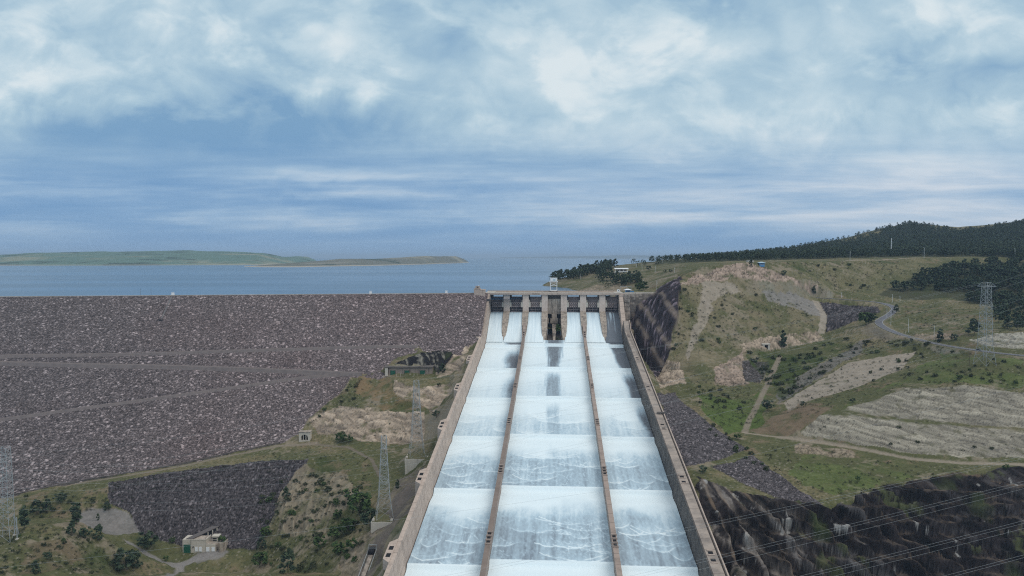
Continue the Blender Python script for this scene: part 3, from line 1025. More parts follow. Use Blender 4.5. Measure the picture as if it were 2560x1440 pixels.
    br += 4.6 * sst(bed + .35 * bed2, .26, .52)
    cc = ROCK_DARK * np.array((1.75, 1.55, 1.7)) * np.clip(br, .25, 6)[:, None]
    cc = cc + (np.array((.17, .135, .11)) * (1 + .4 * blk)[:, None] - cc) * (ledge * .85 * sst(blk, -.6, .1))[:, None]
    c[r] = cc
    z[r] += (2.6 * bed + 1.6 * bed2) * (1 - ledge * .8)
    amp[r] = .35
    # dark buttressed rock in front of the meadow
    r = region(DARK_FRONT, 6.0)
    x, y = X[r], Y[r]
    cx, cy = 125.0, 515.0
    th = np.arctan2(x - cx, cy - y)
    rad = np.hypot(x - cx, y - cy)
    ph = th * 8.0 + .35 * fbm(x, y, 34, 3, 51)
    fi = np.floor(ph)
    saw = ph - fi
    fid = hashi(fi.astype(np.int64), np.zeros(ph.shape, np.int64), 77)
    prof = np.where(saw < .70, (saw / .70) ** .75, 1 - (saw - .70) / .30)
    down = sst(-z[r], 104, 114)
    crack = crack0 = fbm(x, y, 4.5, 5, 53, .6)
    blk = fbm(x, y, 15, 4, 55)
    d1, gap, rid = voronoi(th * 110 + 2 * crack, rad * .55, 4.6, 58)
    z[r] += ((prof - .45) * (11 + 5 * fid) + blk * 2.4 + (rid - .5) * 2.6) * down + crack * 1.3
    qs = (z[r] + th * 14 + 1.6 * crack0) / 7.5
    fr = qs - np.floor(qs)
    z[r] += 7.5 * (sst(fr, .50, .92) - fr) * .85 * down
    shelf = (1 - sst(np.abs(fr - .30), .12, .26)) * down
    groove = sst(saw, .66, .76) * (1 - sst(saw, .93, 1.0))
    st2 = fbm(th * 60 + 2.2 * crack0, rad * .30 + z[r] * .8, 3.4, 4, 57, .6)
    zz = z[r]
    fin = fbm(x + zz * .9, y - zz * .9, 1.8, 3, 66)
    crack = fbm(x * .8 + zz * .8, y * .8 - zz * .9, 4.0, 5, 68, .6)
    d1, gap, rid = voronoi(th * 90 + 1.5 * crack, zz * 1.3 + rad * .2, 4.0, 69)
    cc = ROCK_DARK * np.array((1.12, 1.0, .95)) * (.95 + .5 * blk + .7 * crack + .7 * (rid - .5) + .7 * fin)[:, None]
    cc = np.maximum(cc, .007)
    cc *= (.45 + .55 * sst(gap, 0, .12))[:, None]
    lightish = sst(st2 + .35 * crack + .3 * fin + .15 * (rid - .5), .20, .50) * (.20 + .5 * (1 - sst(x, 120, 260)))
    cc = cc + (np.array((.185, .175, .172)) - cc) * lightish[:, None]
    cc = cc + (np.array((.150, .108, .075)) - cc) * (groove * sst(fid + .5 * blk + .3 * crack, .15, .5) * .8)[:, None]
    cc = cc + (np.array((.120, .092, .068)) * (1 + .5 * crack)[:, None] - cc) * (shelf * sst(blk + .6 * crack, -.15, .45) * .5)[:, None]
    wv = fbm(x * 1.2, y * .6, 7, 4, 59)
    cc = cc + (np.array((.40, .39, .37)) - cc) * (sst(wv + .45 * crack, .55, .66) * .7)[:, None]
    gv = fbm(x, y, 20, 3, 65)
    cc = cc + (np.array((.085, .095, .04)) - cc) * (sst(gv + .4 * crack, .42, .6) * .7)[:, None]
    left = (1 - sst(x, 105, 190))
    cc = cc + (np.array((.21, .18, .155)) * (1 + .6 * crack)[:, None] - cc) * (left * sst(st2, -.15, .3) * .75)[:, None]
    c[r] = cc
    amp[r] = .5
    # dirt tracks
    for h, hw, colr in TRACKS:
        if len(h) < 2:
            continue
        d = line_dist(X, Y, h) + n4 * hw * .35
        k = (1 - sst(d, hw * .7, hw * 1.25)) * .9
        c = lerp(c, colr * (1 + .12 * n15[:, None]), k)
        amp *= 1 - .85 * k
    # road verge
    d = line_dist(X, Y, ROAD)
    c = lerp(c, np.array((.20, .18, .13)), (1 - sst(d, 5, 8)) * .7)
    k = sst(d, 6, 14)
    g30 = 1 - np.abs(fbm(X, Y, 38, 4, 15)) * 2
    z += (n15 * 1.5 + n4 * .55) * amp * k + (g30 - .5) * 5.0 * amp * sst(slope, .16, .45) * k + rub * k + n60 * 1.2 * sst(d, 14, 40) * sst(Y, 700, 900)
    hollow_shade = sst(-(g30 - .5), .30, .8) * sst(slope, .12, .35) * k * (amp > .42)  # hollows darkened in the colour to imitate shadow, tinted like greenery
    c = lerp(c, np.array((.050, .066, .022)) * (1 + .3 * n4[:, None]), hollow_shade * .75)
    # hidden cuts: under the chute, behind the dam face, the lake bed
    s_, t_ = to_st(X, Y)
    chute = (t_ > -3.2) & (t_ < 167) & (s_ > -70) & (s_ < 720)
    z = np.where(chute, np.minimum(z, np.where(s_ > 0, floor_z(s_) - 9, -45)), z)
    dz = dam_z(X, Y)
    beh = (X < -20) & (dz > -130) & (z < dz - 1.0)
    z = np.where(beh, np.minimum(z, dz - 3), z)
    FAN['ys'], FAN['tx'], FAN['z'] = ys, tx, z.reshape(len(ys), len(tx)).copy()
    fc = grid_faces(len(ys), len(tx))
    low = (z < -11) & (Y > 955) & (X < 200 + .35 * np.maximum(Y - 1250, 0))
    drop = low[fc].all(1) | beh[fc].all(1) | (chute & (s_ > 6) & (t_ > 0) & (t_ < 163))[fc].all(1)
    fc = fc[~drop]
    used = np.zeros(len(X), bool)
    used[fc.ravel()] = True
    new = np.cumsum(used) - 1
    V = np.stack([X, Y, z], 1)[used]
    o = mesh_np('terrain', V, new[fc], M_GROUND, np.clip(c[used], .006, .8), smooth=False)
    tag(o, kind='structure')


build_terrain()


def grid_z(x, y):
    """height of the finished ground"""
    x, y = np.asarray(x, float), np.asarray(y, float)
    ys, tx, Z = FAN['ys'], FAN['tx'], FAN['z']
    i = np.clip(np.searchsorted(ys, y) - 1, 0, len(ys) - 2)
    fi = np.clip((y - ys[i]) / (ys[i + 1] - ys[i]), 0, 1)
    fj = np.clip((x / y - tx[0]) / (tx[1] - tx[0]), 0, len(tx) - 1.001)
    j = fj.astype(int)
    fj = fj - j
    return (Z[i, j] * (1 - fi) + Z[i + 1, j] * fi) * (1 - fj) + (Z[i, j + 1] * (1 - fi) + Z[i + 1, j + 1] * fi) * fj


# ------------------------------------------------------------------ reservoir and far shore
def water_material(name, base, rough, bump, scale):
    m = bpy.data.materials.new(name)
    m.use_nodes = True
    g = NT(m.node_tree)
    b = g.n('ShaderNodeBsdfPrincipled')
    o = g.n('ShaderNodeOutputMaterial')
    g.t.links.new(b.outputs[0], o.inputs[0])
    gp = g.n('ShaderNodeNewGeometry').outputs['Position']
    b.inputs['Base Color'].default_value = (*base, 1)
    b.inputs['Roughness'].default_value = rough
    sp = g.n('ShaderNodeSeparateXYZ')
    g.put(sp.inputs[0], gp)
    wind = g.noise(g.xyz(g.m('MULTIPLY', sp.outputs[0], 0.0009), g.m('MULTIPLY', sp.outputs[1], 0.0030), 0.0), 1.0, 5, 0.6, 0.6)
    g.put(b.inputs['Roughness'], g.sstep(wind, 0.35, 0.65, rough * 0.75, rough * 1.35))
    bn = g.n('ShaderNodeBump')
    bn.inputs['Strength'].default_value = bump
    bn.inputs['Distance'].default_value = 1.0
    g.put(bn.inputs['Height'], g.noise(gp, scale, 5, 0.6))
    g.t.links.new(bn.outputs[0], b.inputs['Normal'])
    return m


M_LAKE = water_material('lake_water', (0.022, 0.085, 0.175), 0.22, 0.35, 0.05)
LAKE_Z = -7.0


def build_lake():
    xs = (-60000, -20000, -6000, -3000, -1500, -700, -300, 0, 60, 120, 160, 200, 260, 420, 900, 2000, 4000, 9000, 25000, 60000)
    yb = [max(660, 900 + 0.1545 * (x + 45)) if x <= 0 else float(np.interp(x, (0, 120, 200, 260, 420, 1000, 3000), (925, 965, 1150, 1350, 1900, 2600, 3050))) for x in xs]
    rows = [[b + (60000 - b) * k ** 2.2 for b in yb] for k in np.linspace(0, 1, 26)]
    V = [(x, y, LAKE_Z) for r in rows for x, y in zip(xs, r)]
    o = mesh_np('reservoir_water', V, grid_faces(len(rows), len(xs)), M_LAKE)
    tag(o, kind='structure')


build_lake()


def far_hill(name, shore, crest, back, seed, tint, rough=1.0, cuts=0.0):
    """shore: (u, v) waterline points; crest: (u, v, extra depth)"""
    us = np.linspace(shore[0][0], shore[-1][0], 420)
    sv = np.interp(us, [p[0] for p in shore], [p[1] for p in shore])
    cv = np.interp(us, [p[0] for p in crest], [p[1] for p in crest])
    ex = np.interp(us, [p[0] for p in crest], [p[2] for p in crest])
    V, n = [], 46
    js = np.concatenate([np.linspace(-0.03, 1, n - 8), np.linspace(1.05, 1.8, 8)])
    Ys = (CAMZ - LAKE_Z) * F / (sv - HZ)
    Yc = Ys + ex
    zc = CAMZ - (cv - HZ) / F * Yc
    R = []
    for j in js:
        Yj = Ys + (Yc - Ys) * j
        k = np.clip(j, 0, 1)
        zz = LAKE_Z + (zc - LAKE_Z) * (k ** 0.8) - (j > 1) * (j - 1) * back
        x = (us - 1280) / F * Yj
        R.append(np.stack([x, Yj, zz], 1))
    V = np.array(R).reshape(-1, 3)
    h = np.clip((V[:, 2] - LAKE_Z) / 60, 0, 1)
    rid = fbm(V[:, 0], V[:, 1], 700, 5, seed)
    V[:, 2] += rough * (rid * 26) * np.minimum(h, .8)
    V[:, 2] -= (np.repeat(js[:, None], len(us), 1).ravel() < 0) * 8
    n1, n2 = fbm(V[:, 0], V[:, 1], 420, 4, seed + 3), fbm(V[:, 0], V[:, 1], 120, 4, seed + 5)
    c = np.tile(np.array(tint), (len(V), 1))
    c = lerp(c, np.array((.34, .31, .22)), sst(n1 + .4 * n2, .12, .55) * .55)
    c = lerp(c, np.array((.045, .07, .055)), sst(n2 - .6 * n1, .18, .5) * .8)
    c = lerp(c, np.array((.42, .38, .32)), (1 - sst(V[:, 2], LAKE_Z + 2, LAKE_Z + 7)) * .9)
    c = lerp(c, np.array((.34, .32, .27)), sst(fbm(V[:, 0] * .25, V[:, 2] * 9, 130, 3, seed + 8), .3, .6) * cuts)
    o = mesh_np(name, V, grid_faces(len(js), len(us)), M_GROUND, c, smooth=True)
    tag(o, kind='structure')


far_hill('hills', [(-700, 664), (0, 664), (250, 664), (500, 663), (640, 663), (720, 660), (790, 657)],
         [(-700, 634, 1500), (0, 637, 1500), (90, 633, 1500), (250, 630, 1600), (470, 627, 1700), (560, 631, 1600), (650, 634, 1500), (705, 641, 1400), (770, 641, 1200), (790, 650, 400)], 60, 5, (.115, .185, .150))  # bluish green tint, with some distance haze put into the colour
far_hill('hills', [(610, 667), (660, 668), (750, 668), (830, 666), (950, 664), (1060, 661), (1140, 658), (1172, 656.5)],
         [(610, 666, 100), (690, 660, 300), (770, 654, 500), (850, 649, 600), (930, 648, 600), (1000, 644, 600), (1060, 641, 600), (1140, 641, 500), (1160, 648, 300), (1172, 655, 60)], 50, 15, (.150, .155, .130), .5, .5)
far_hill('hills', [(1250, 645.6), (1400, 646), (1500, 646.4), (1640, 646.6), (1800, 646.6)],
         [(1250, 643.5, 1500), (1420, 640.5, 2500), (1540, 639, 2500), (1640, 638, 2500), (1800, 639, 2500)], 60, 25, (.10, .12, .09))

# ------------------------------------------------------------------ rockfill dam
BERMS = [([(-260, 902), (0, 888), (300, 884), (600, 875), (900, 866), (1045, 863)], 3.2),
         ([(-260, 902), (0, 904), (200, 909), (450, 914), (700, 923), (860, 930), (905, 931)], 5.0),
         ([(-260, 1090), (0, 1048), (200, 1020), (400, 993), (600, 965), (760, 942), (880, 934)], 2.4)]


def build_dam():
    L = np.arange(-26, 740, 0.58)
    wmax = 350.0
    Wd = np.arange(0, wmax, 0.62)
    LL, WW = np.meshgrid(L, Wd)
    LL, WW = LL.ravel(), WW.ravel()
    cosk, sink = DSL / math.hypot(DSL, 1), 1 / math.hypot(DSL, 1)
    x = DP[0] + DE[0] * LL + DN[0] * WW * cosk
    y = DP[1] + DE[1] * LL + DN[1] * WW * cosk
    z = -WW * sink
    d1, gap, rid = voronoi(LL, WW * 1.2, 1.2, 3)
    e1, egap, eid = voronoi(LL + 3, WW * 1.1, 2.9, 13)
    big = (eid > .955) & (e1 < .42)
    rid = np.where(big, eid * 1.0, rid)
    gap = np.where(big, .5, gap)
    n60, n9 = fbm(LL, WW, 70, 4, 61), fbm(LL, WW, 9, 4, 62)
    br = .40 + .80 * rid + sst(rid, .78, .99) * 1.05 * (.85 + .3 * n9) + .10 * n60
    br *= .20 + .80 * sst(gap, .0, .34)  # occlusion shadow between the stones painted into the colour
    base = 1.34 * np.tile(np.array((.166, .134, .132)), (len(LL), 1))
    base = lerp(base, np.array((.180, .136, .132)), sst(n60, -.2, .5) * .7)
    base = lerp(base, np.array((.148, .132, .132)), sst(LL, 150, 520) * .6)
    base = base * (1 + .10 * n9)[:, None]
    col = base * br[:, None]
    bump = np.where(big, 1.1 * (1 - e1 * 1.6), .75 * (1 - d1)) + .25 * n9 + .35 * (rid - .5)
    bump *= sst(WW, 0, 2.5)
    for px, w_ in BERMS:
        hp = [(float((q[0] - DP[0]) * DE[0] + (q[1] - DP[1]) * DE[1]), float(((q[0] - DP[0]) * DN[0] + (q[1] - DP[1]) * DN[1]) / cosk)) for q in (dam_hit(*p) for p in px)]
        bump = np.minimum(bump, -.5 + 1.6 * sst(line_dist(LL, WW, hp), w_ * .9, w_ * 1.5 + 2))
    x += DN[0] * sink * bump
    y += DN[1] * sink * bump
    z += cosk * bump
    keep_v = (WW < 12 + np.interp(LL, (-26, 10, 60, 130, 200, 300, 760), (150, 165, 215, 260, 290, 320, 345)))
    s_, t_ = to_st(x, y)
    keep_v &= (t_ < -2.4) | (s_ < -2)
    fc = grid_faces(len(Wd), len(L))
    fc = fc[keep_v[fc].all(1)]
    root = thing('rockfill_dam', (float(DP[0]), float(DP[1]), 0.0), 'long grey rockfill dam embankment holding back the lake', 'dam')
    V = np.stack([x - DP[0], y - DP[1], z], 1)
    used = np.zeros(len(V), bool)
    used[fc.ravel()] = True
    new = np.cumsum(used) - 1
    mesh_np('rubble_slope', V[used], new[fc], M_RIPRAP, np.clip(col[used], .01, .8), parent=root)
    # crest: roadway, kerb on the downstream side, upstream face to the lake bed
    def dl(l, d, z):
        return (DP[0] + DE[0] * l + DN[0] * d, DP[1] + DE[1] * l + DN[1] * d, z)
    m = MB()
    for a, b in zip(range(-14, 1000, 60), range(46, 1060, 60)):
        m.hexa([dl(a, .2, -30), dl(a, -14, -30), dl(b, -14, -30), dl(b, .2, -30)], [dl(a, -.4, -.15), dl(a, -14, -.15), dl(b, -14, -.15), dl(b, -.4, -.15)])
    m.build('crest_road', M_BERM, root)
    m = MB()
    m.hexa([dl(-8, 0.1, -.5), dl(-8, -.5, -.5), dl(1000, -.5, -.5), dl(1000, 0.1, -.5)], [dl(-8, 0.1, .55), dl(-8, -.5, .55), dl(1000, -.5, .55), dl(1000, 0.1, .55)])
    m.build('crest_parapet', M_CONC_GREY, root)


build_dam()


def berm(px, width, name='access_road'):
    """a track cut along the dam face: level top, stony outer bank"""
    pts = smooth_line([dam_hit(u, v) for u, v in px], 10)
    m = MB()
    k = len(pts)
    rings = []
    for i, p in enumerate(pts):
        x, y, z = p
        wob = .35 * math.sin(i * 1.7)
        a = (x - DN[0] * .8, y - DN[1] * .8, z + .55)
        b = (x + DN[0] * (width + wob), y + DN[1] * (width + wob), z + .35)
        c = (x + DN[0] * (width + 2.6), y + DN[1] * (width + 2.6), z - (width + 2.6) / DSL - 1.0)
        d = (x - DN[0] * .8, y - DN[1] * .8, z - 3)
        rings.append((a, b, c, d))
    m.sweep(rings)
    tag(m.build(name, M_BERM), kind='structure')


for _p, _w in BERMS:
    berm(_p, _w)

# toe drain kerb at the foot of the dam
def build_toe():
    pts = smooth_line([dam_hit(u, v) for u, v in ((700, 1108), (600, 1129), (400, 1171), (200, 1204), (40, 1237), (-150, 1274))], 8)
    m = MB()
    rings = []
    for x, y, z in pts:
        rings.append([(x + DN[0] * a, y + DN[1] * a, z + b) for a, b in ((0, 1.3), (1.2, 1.3), (1.2, -1.5), (0, -1.5))])
    m.sweep(rings)
    tag(m.build('drain_kerb', M_CONC_DARK), 'low dark kerb running along the foot of the rockfill dam', 'kerb')


build_toe()

# ------------------------------------------------------------------ spillway
SPW = thing('spillway', sl(0, W / 2, 0), 'wide concrete spillway with six gates and three long water lanes', 'spillway')


def srange(a, b, n):
    return [a + (b - a) * i / n for i in range(n + 1)]


DIVS = (2 * UNIT - PIER / 2, 5 * UNIT - PIER / 2)        # centre lines of the two divider walls


def build_spillway():
    S = SPW
    # chute floor
    xs = np.arange(-8, 640, 2.0)
    V, nt = [], 33
    for s in xs:
        for t in np.linspace(-.5, W + .5, nt):
            dip = 3 * UNIT - 2 < t < 3 * UNIT + BAY + 2 and s < 54
            V.append(np.array(sl(s, t, min(float(floor_z(s)) - 4.5, -57.5) if dip else floor_z(s) - 4.5)) - np.array(S.location))
    mesh_np('chute_floor', V, grid_faces(len(xs), nt), M_CHUTE, parent=S, smooth=True)
    ss = [0, 10, 20, 30, 40, 52, 64] + srange(80, 640, 28)
    # left wall: battered inner face, narrow top
    m = MB()
    rings = []
    for s in ss:
        zt, zf = float(walltop(s)), float(floor_z(s))
        bat = 1.2 + 1.3 * min(1, s / 64)
        rings.append([sl(s, 0.3, zf - 4), sl(s, 0.3 - bat, zt), sl(s, -bat - 2.2, zt), sl(s, -bat - 2.8, zt - 26)])
    m.sweep(rings)
    o = m.build('side_wall', M_CONC, S)
    # a raised housing with two vents at every aerator of the left wall
    for k in range(0, 6):
        s0 = STEP0 + 22 + STEPL * k
        a, b, wd = s0 - 12, s0 + 12, 4.2
        m = MB()
        za, zb = float(walltop(a)), float(walltop(b))
        p = [(a, -4.4), (a + 4, -4.4 - wd), (b - 4, -4.4 - wd), (b, -4.4)]
        zz = [za, float(walltop(a + 4)), float(walltop(b - 4)), zb]
        m.hexa([sl(s, t, z - 14) for (s, t), z in zip(p, zz)], [sl(s, t, z + .25) for (s, t), z in zip(p, zz)])
        hs = m.build('aerator_housing', M_CONC, S)
        for q in (-4, 3):
            z0 = float(walltop(s0 + q))
            m = MB()
            m.hexa([sl(s0 + q, -7.6, z0), sl(s0 + q, -5.2, z0), sl(s0 + q + 3.6, -5.2, z0 - .5), sl(s0 + q + 3.6, -7.6, z0 - .5)],
                   [sl(s0 + q, -7.6, z0 + .32), sl(s0 + q, -5.2, z0 + .32), sl(s0 + q + 3.6, -5.2, z0 - .2), sl(s0 + q + 3.6, -7.6, z0 - .2)])
            m.build('vent_opening', M_VOID, hs, loc=tuple(S.location))
    # wing wall against the rockfill
    m = MB()
    p = [sl(54, -3.5, 0), sl(58, -3.5, 0), sl(60, -22, 0), sl(56, -22, 0)]
    m.hexa([(a, b, -62) for a, b, _ in p], [(p[0][0], p[0][1], -33.5), (p[1][0], p[1][1], -33.5), (p[2][0], p[2][1], -34.5), (p[3][0], p[3][1], -34.5)])
    m.build('wing_wall', M_CONC_OLD, S)
    # right wall: dark stained inner face, wide walkway, outer parapet
    ss2 = [47, 56, 64] + srange(80, 640, 28)
    m = MB()
    rings = []
    for s in ss2:
        zt, zf = float(walltop(s)), float(floor_z(s))
        rings.append([sl(s, W - .3, zf - 4), sl(s, W + 1.2, zt), sl(s, W + 1.9, zt), sl(s, W + 1.9, zf - 6)])
    m.sweep(rings)
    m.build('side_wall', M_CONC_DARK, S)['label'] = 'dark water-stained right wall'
    m = MB()
    rings = []
    for s in ss2:
        zt, zf = float(walltop(s)), float(floor_z(s))
        rings.append([sl(s, W + 1.95, zt + .1), sl(s, W + 7.6, zt + .1), sl(s, W + 7.6, zt - 14), sl(s, W + 1.95, zt - 14)])
    m.sweep(rings)
    walk = m.build('walkway', M_WALK, S)
    m = MB()
    rings = []
    for s in ss2:
        zt = float(walltop(s))
        rings.append([sl(s, W + 8.6, zt + .9), sl(s, W + 9.3, zt + .9), sl(s, W + 9.3, zt - 14), sl(s, W + 8.6, zt - 14)])
    m.sweep(rings)
    m.build('parapet', M_CONC, S)
    m = MB()
    rings = []
    for s in ss2:
        zt = float(walltop(s))
        rings.append([sl(s, W + 7.62, zt - .8), sl(s, W + 8.58, zt - .8), sl(s, W + 8.58, zt - 13), sl(s, W + 7.62, zt - 13)])
    m.sweep(rings)
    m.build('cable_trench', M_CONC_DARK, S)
    for k in range(0, 6):
        s0 = STEP0 + 20 + STEPL * k
        for q in (-4.5, 2.5):
            a, b = s0 + q, s0 + q + 3.4
            za, zb = float(walltop(a)) + .12, float(walltop(b)) + .12
            c = [(a, W + 3.2), (a, W + 5.8), (b, W + 5.8), (b, W + 3.2)]
            m = MB()
            m.hexa([sl(s, t, z) for (s, t), z in zip(c, (za, za, zb, zb))], [sl(s, t, z + .06) for (s, t), z in zip(c, (za, za, zb, zb))])
            m.build('vent_opening', M_VOID, walk, loc=tuple(S.location))
        for q in (-5.3, -.9, 6.1):
            a, b = s0 + q, s0 + q + .7
            za, zb = float(walltop(a)), float(walltop(b))
            c = [(a, W + 2.8), (a, W + 6.2), (b, W + 6.2), (b, W + 2.8)]
            m = MB()
            m.hexa([sl(s, t, z - .2) for (s, t), z in zip(c, (za, za, zb, zb))], [sl(s, t, z + .7) for (s, t), z in zip(c, (za, za, zb, zb))])
            m.build('vent_kerb', M_CONC, walk, loc=tuple(S.location))
    m = MB()
    s0 = STEP0 + 262
    z0 = float(walltop(s0))
    m.box(s0 - 1.6, s0 + 1.6, W + 3.5, W + 11.5, z0 + 1.2, z0 + 1.5, sl)
    m.box(s0 - 1.2, s0 - .8, W + 4, W + 4.4, z0, z0 + 1.2, sl)
    m.box(s0 + .8, s0 + 1.2, W + 10.6, W + 11, z0 - 3, z0 + 1.2, sl)
    m.build('foot_bridge', M_CONC_DARK, S)
    # divider walls
    for d in DIVS:
        m = MB()
        rings = []
        for s in [34, 44, 54, 64] + srange(84, 640, 26):
            zf = float(floor_z(s))
            h = 7.2
            rings.append([sl(s, d - 1.5, zf - 3), sl(s, d - 1.5, zf + h), sl(s, d + 1.5, zf + h), sl(s, d + 1.5, zf - 3)])
        m.sweep(rings)
        dv = m.build('divider_wall', M_DIVTOP, S)
        for k in range(0, 6):
            s0 = STEP0 - 13 + STEPL * k
            for q in (0, 4.4, 8.8):
                a, b = s0 + q, s0 + q + 2.9
                za, zb = float(floor_z(a)) + 7.2, float(floor_z(b)) + 7.2
                c = [(a, d - .95), (a, d + .95), (b, d + .95), (b, d - .95)]
                m = MB()
                m.hexa([sl(s, t, z + .01) for (s, t), z in zip(c, (za, za, zb, zb))], [sl(s, t, z + .2) for (s, t), z in zip(c, (za, za, zb, zb))])
                m.build('vent_opening', M_VOID, dv, loc=tuple(S.location))
            for q in (-.9, 3.3, 7.7, 11.9):
                a, b = s0 + q, s0 + q + .7
                za, zb = float(floor_z(a)) + 7.2, float(floor_z(b)) + 7.2
                c = [(a, d - 1.7), (a, d + 1.7), (b, d + 1.7), (b, d - 1.7)]
                mk = MB()
                mk.hexa([sl(s, t, z - .3) for (s, t), z in zip(c, (za, za, zb, zb))], [sl(s, t, z + .7) for (s, t), z in zip(c, (za, za, zb, zb))])
                mk.build('vent_kerb', M_DIVTOP, dv, loc=tuple(S.location))
    # piers with tapering tails
    for k in range(6):
        t0 = BAY + UNIT * k
        tc = t0 + PIER / 2
        m = MB()
        m.hexa([sl(-46, t0, -45), sl(0, t0, -45), sl(0, t0 + PIER, -45), sl(-46, t0 + PIER, -45)], [sl(-46, t0, -1.5), sl(0, t0, -1.5), sl(0, t0 + PIER, -1.5), sl(-46, t0 + PIER, -1.5)])
        p = m.build('pier', M_PIER, S)
        m = MB()
        tail = [(0.05, 0, -22.5), (14, .0, -27.0), (28, .25, -34.5), (42, .9, -43), (52, 2.0, -50), (60, 3.2, -55.5)]
        m.sweep([[sl(s, t0 + i, z), sl(s, t0 + PIER - i, z), sl(s, t0 + PIER - i, -64), sl(s, t0 + i, -64)] for s, i, z in tail])
        m.build('pier_tail', M_CONC_OLD, p, loc=tuple(S.location)).location = (0, 0, 0)
        for side, bay in ((-1, k), (1, k + 1)):
            if bay == 3:
                continue
            m = MB()
            a, b = (t0 - 2.4, t0 - .01) if side < 0 else (t0 + PIER + .01, t0 + PIER + 2.4)
            m.box(-5, -.2, a, b, -17.6, -11.6, sl)
            m.build('trunnion_block', M_CONC_GREY, p, loc=tuple(S.location))
            m = MB()
            a2, b2 = (t0 - 1.6, t0 - .01) if side < 0 else (t0 + PIER + .01, t0 + PIER + 1.6)
            m.box(-4.8, -2.2, a2, b2, -11.55, -8.8, sl)
            m.build('anchor_block', M_CONC_GREY, p, loc=tuple(S.location))
    # end piers: left abutment and right abutment
    m = MB()
    m.hexa([sl(-46, -9, -60), sl(0, -4, -60), sl(0, -.05, -60), sl(-46, -.05, -60)], [sl(-46, -9, -1.5), sl(0, -4, -1.5), sl(0, -.05, -1.5), sl(-46, -.05, -1.5)])
    m.build('abutment', M_CONC, S)
    m = MB()
    m.hexa([sl(-46, W + .05, -62), sl(12, W + .05, -62), sl(12, W + 6, -62), sl(-46, W + 6, -62)], [sl(-46, W + .05, -1.5), sl(3, W + .05, -1.5), sl(3, W + 6, -1.5), sl(-46, W + 6, -1.5)])
    m.hexa([sl(12.05, W + .05, -62), sl(46.9, W - .2, -62), sl(46.9, W + 5, -62), sl(12.05, W + 5, -62)], [sl(3.05, W + .05, -4), sl(46.9, W + .05, -36), sl(46.9, W + 5, -36), sl(3.05, W + 5, -4)])
    m.build('abutment', M_CONC, S)
    # stepped retaining blocks right of the gates
    rb = random.Random(3)
    m = MB()
    cells = []
    for col_, (ta, tb, sa, zl) in enumerate(((W + 6.1, W + 13.6, 13, -47), (W + 13.7, W + 21.2, 5, -30), (W + 21.3, W + 30.5, -1, -16), (W + 30.6, W + 46, -6, -7.5))):
        z = -.7
        rowh = 5.2
        i = 0
        while z > zl:
            off = i * 1.1 + rb.uniform(-.3, .3)
            n = 1 if (tb - ta) < 9 else 2
            for q in range(n):
                a, b = ta + (tb - ta) * q / n + .3, ta + (tb - ta) * (q + 1) / n - .3
                m.box(-30, sa + off + rb.uniform(-.7, .7) - 8, a, b, z - rowh + .5, z, sl)
            z -= rowh
            i += 1
    m.build('retaining_block', M_CONC_BLK, S)
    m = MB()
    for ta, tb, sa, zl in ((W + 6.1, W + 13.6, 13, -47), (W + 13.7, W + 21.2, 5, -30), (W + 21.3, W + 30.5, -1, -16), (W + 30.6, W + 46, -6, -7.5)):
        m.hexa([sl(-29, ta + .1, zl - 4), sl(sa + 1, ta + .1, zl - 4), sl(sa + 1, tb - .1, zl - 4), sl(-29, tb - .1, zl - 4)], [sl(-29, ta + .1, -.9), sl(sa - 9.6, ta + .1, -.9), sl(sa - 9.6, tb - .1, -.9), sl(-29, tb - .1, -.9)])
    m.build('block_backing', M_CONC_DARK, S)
    # gates
    for bay in (0, 1, 2, 4, 5, 6):
        a, b = UNIT * bay + .25, UNIT * bay + BAY - .25
        gate = MB()
        arc = []
        for i in range(9):
            th = -.62 + 1.1 * i / 8
            arc.append((-19 + 11.5 * math.cos(th) * .55 + 1.5, -14.6 + 18.2 * math.sin(th) * 1.0))
        zz = np.linspace(-24.6, -5.0, 9)
        sv = [-9.2 - 3.2 * ((z + 14.5) / 10) ** 2 + 0.8 for z in zz]
        rings = [[sl(s, a, z), sl(s, b, z), sl(s - .5, b, z), sl(s - .5, a, z)] for s, z in zip(sv, zz)]
        gate.sweep(rings[::-1])
        g = gate.build('gate', M_GATE, S)
        rbm = MB()
        for i in range(9):
            t = a + .6 + (b - a - 1.2) * i / 8
            for (s0, z0), (s1, z1) in zip(list(zip(sv, zz))[4:-1], list(zip(sv, zz))[5:]):
                rbm.beam(sl(s0 + .2, t, z0), sl(s1 + .2, t, z1), .16 if i % 2 else .26)
        rbm.build('gate_rib', M_TRUSS, g, loc=tuple(S.location)).location = (0, 0, 0)
        tm = MB()
        za, zb, s0 = -17.4, -12.4, -4.2
        for z in (za, zb):
            tm.beam(sl(s0, a + 1.6, z), sl(s0, b - 1.6, z), .5)
        n = 5
        for i in range(n):
            t0, t1 = a + 1.6 + (b - a - 3.2) * i / n, a + 1.6 + (b - a - 3.2) * (i + 1) / n
            tm.beam(sl(s0, t0, za), sl(s0, t1, zb), .26)
            tm.beam(sl(s0, t0, zb), sl(s0, t1, za), .26)
            tm.beam(sl(s0, t0, za), sl(s0, t0, zb), .26)
        tm.beam(sl(s0, b - 1.6, za), sl(s0, b - 1.6, zb), .26)
        tm.build('truss', M_TRUSS, g, loc=tuple(S.location)).location = (0, 0, 0)
        lm = MB()
        for z, r in ((-20.8, .35), (-23.9, .45)):
            lm.beam(sl(-6.6, a + 1.2, z), sl(-6.6, b - 1.2, z), r)
        mid = (a + b) / 2
        for q in (a + 1.4, b - 1.4):
            lm.beam(sl(-6.2, q, za), sl(-6.8, mid + (q - mid) * .72, -22), .32)
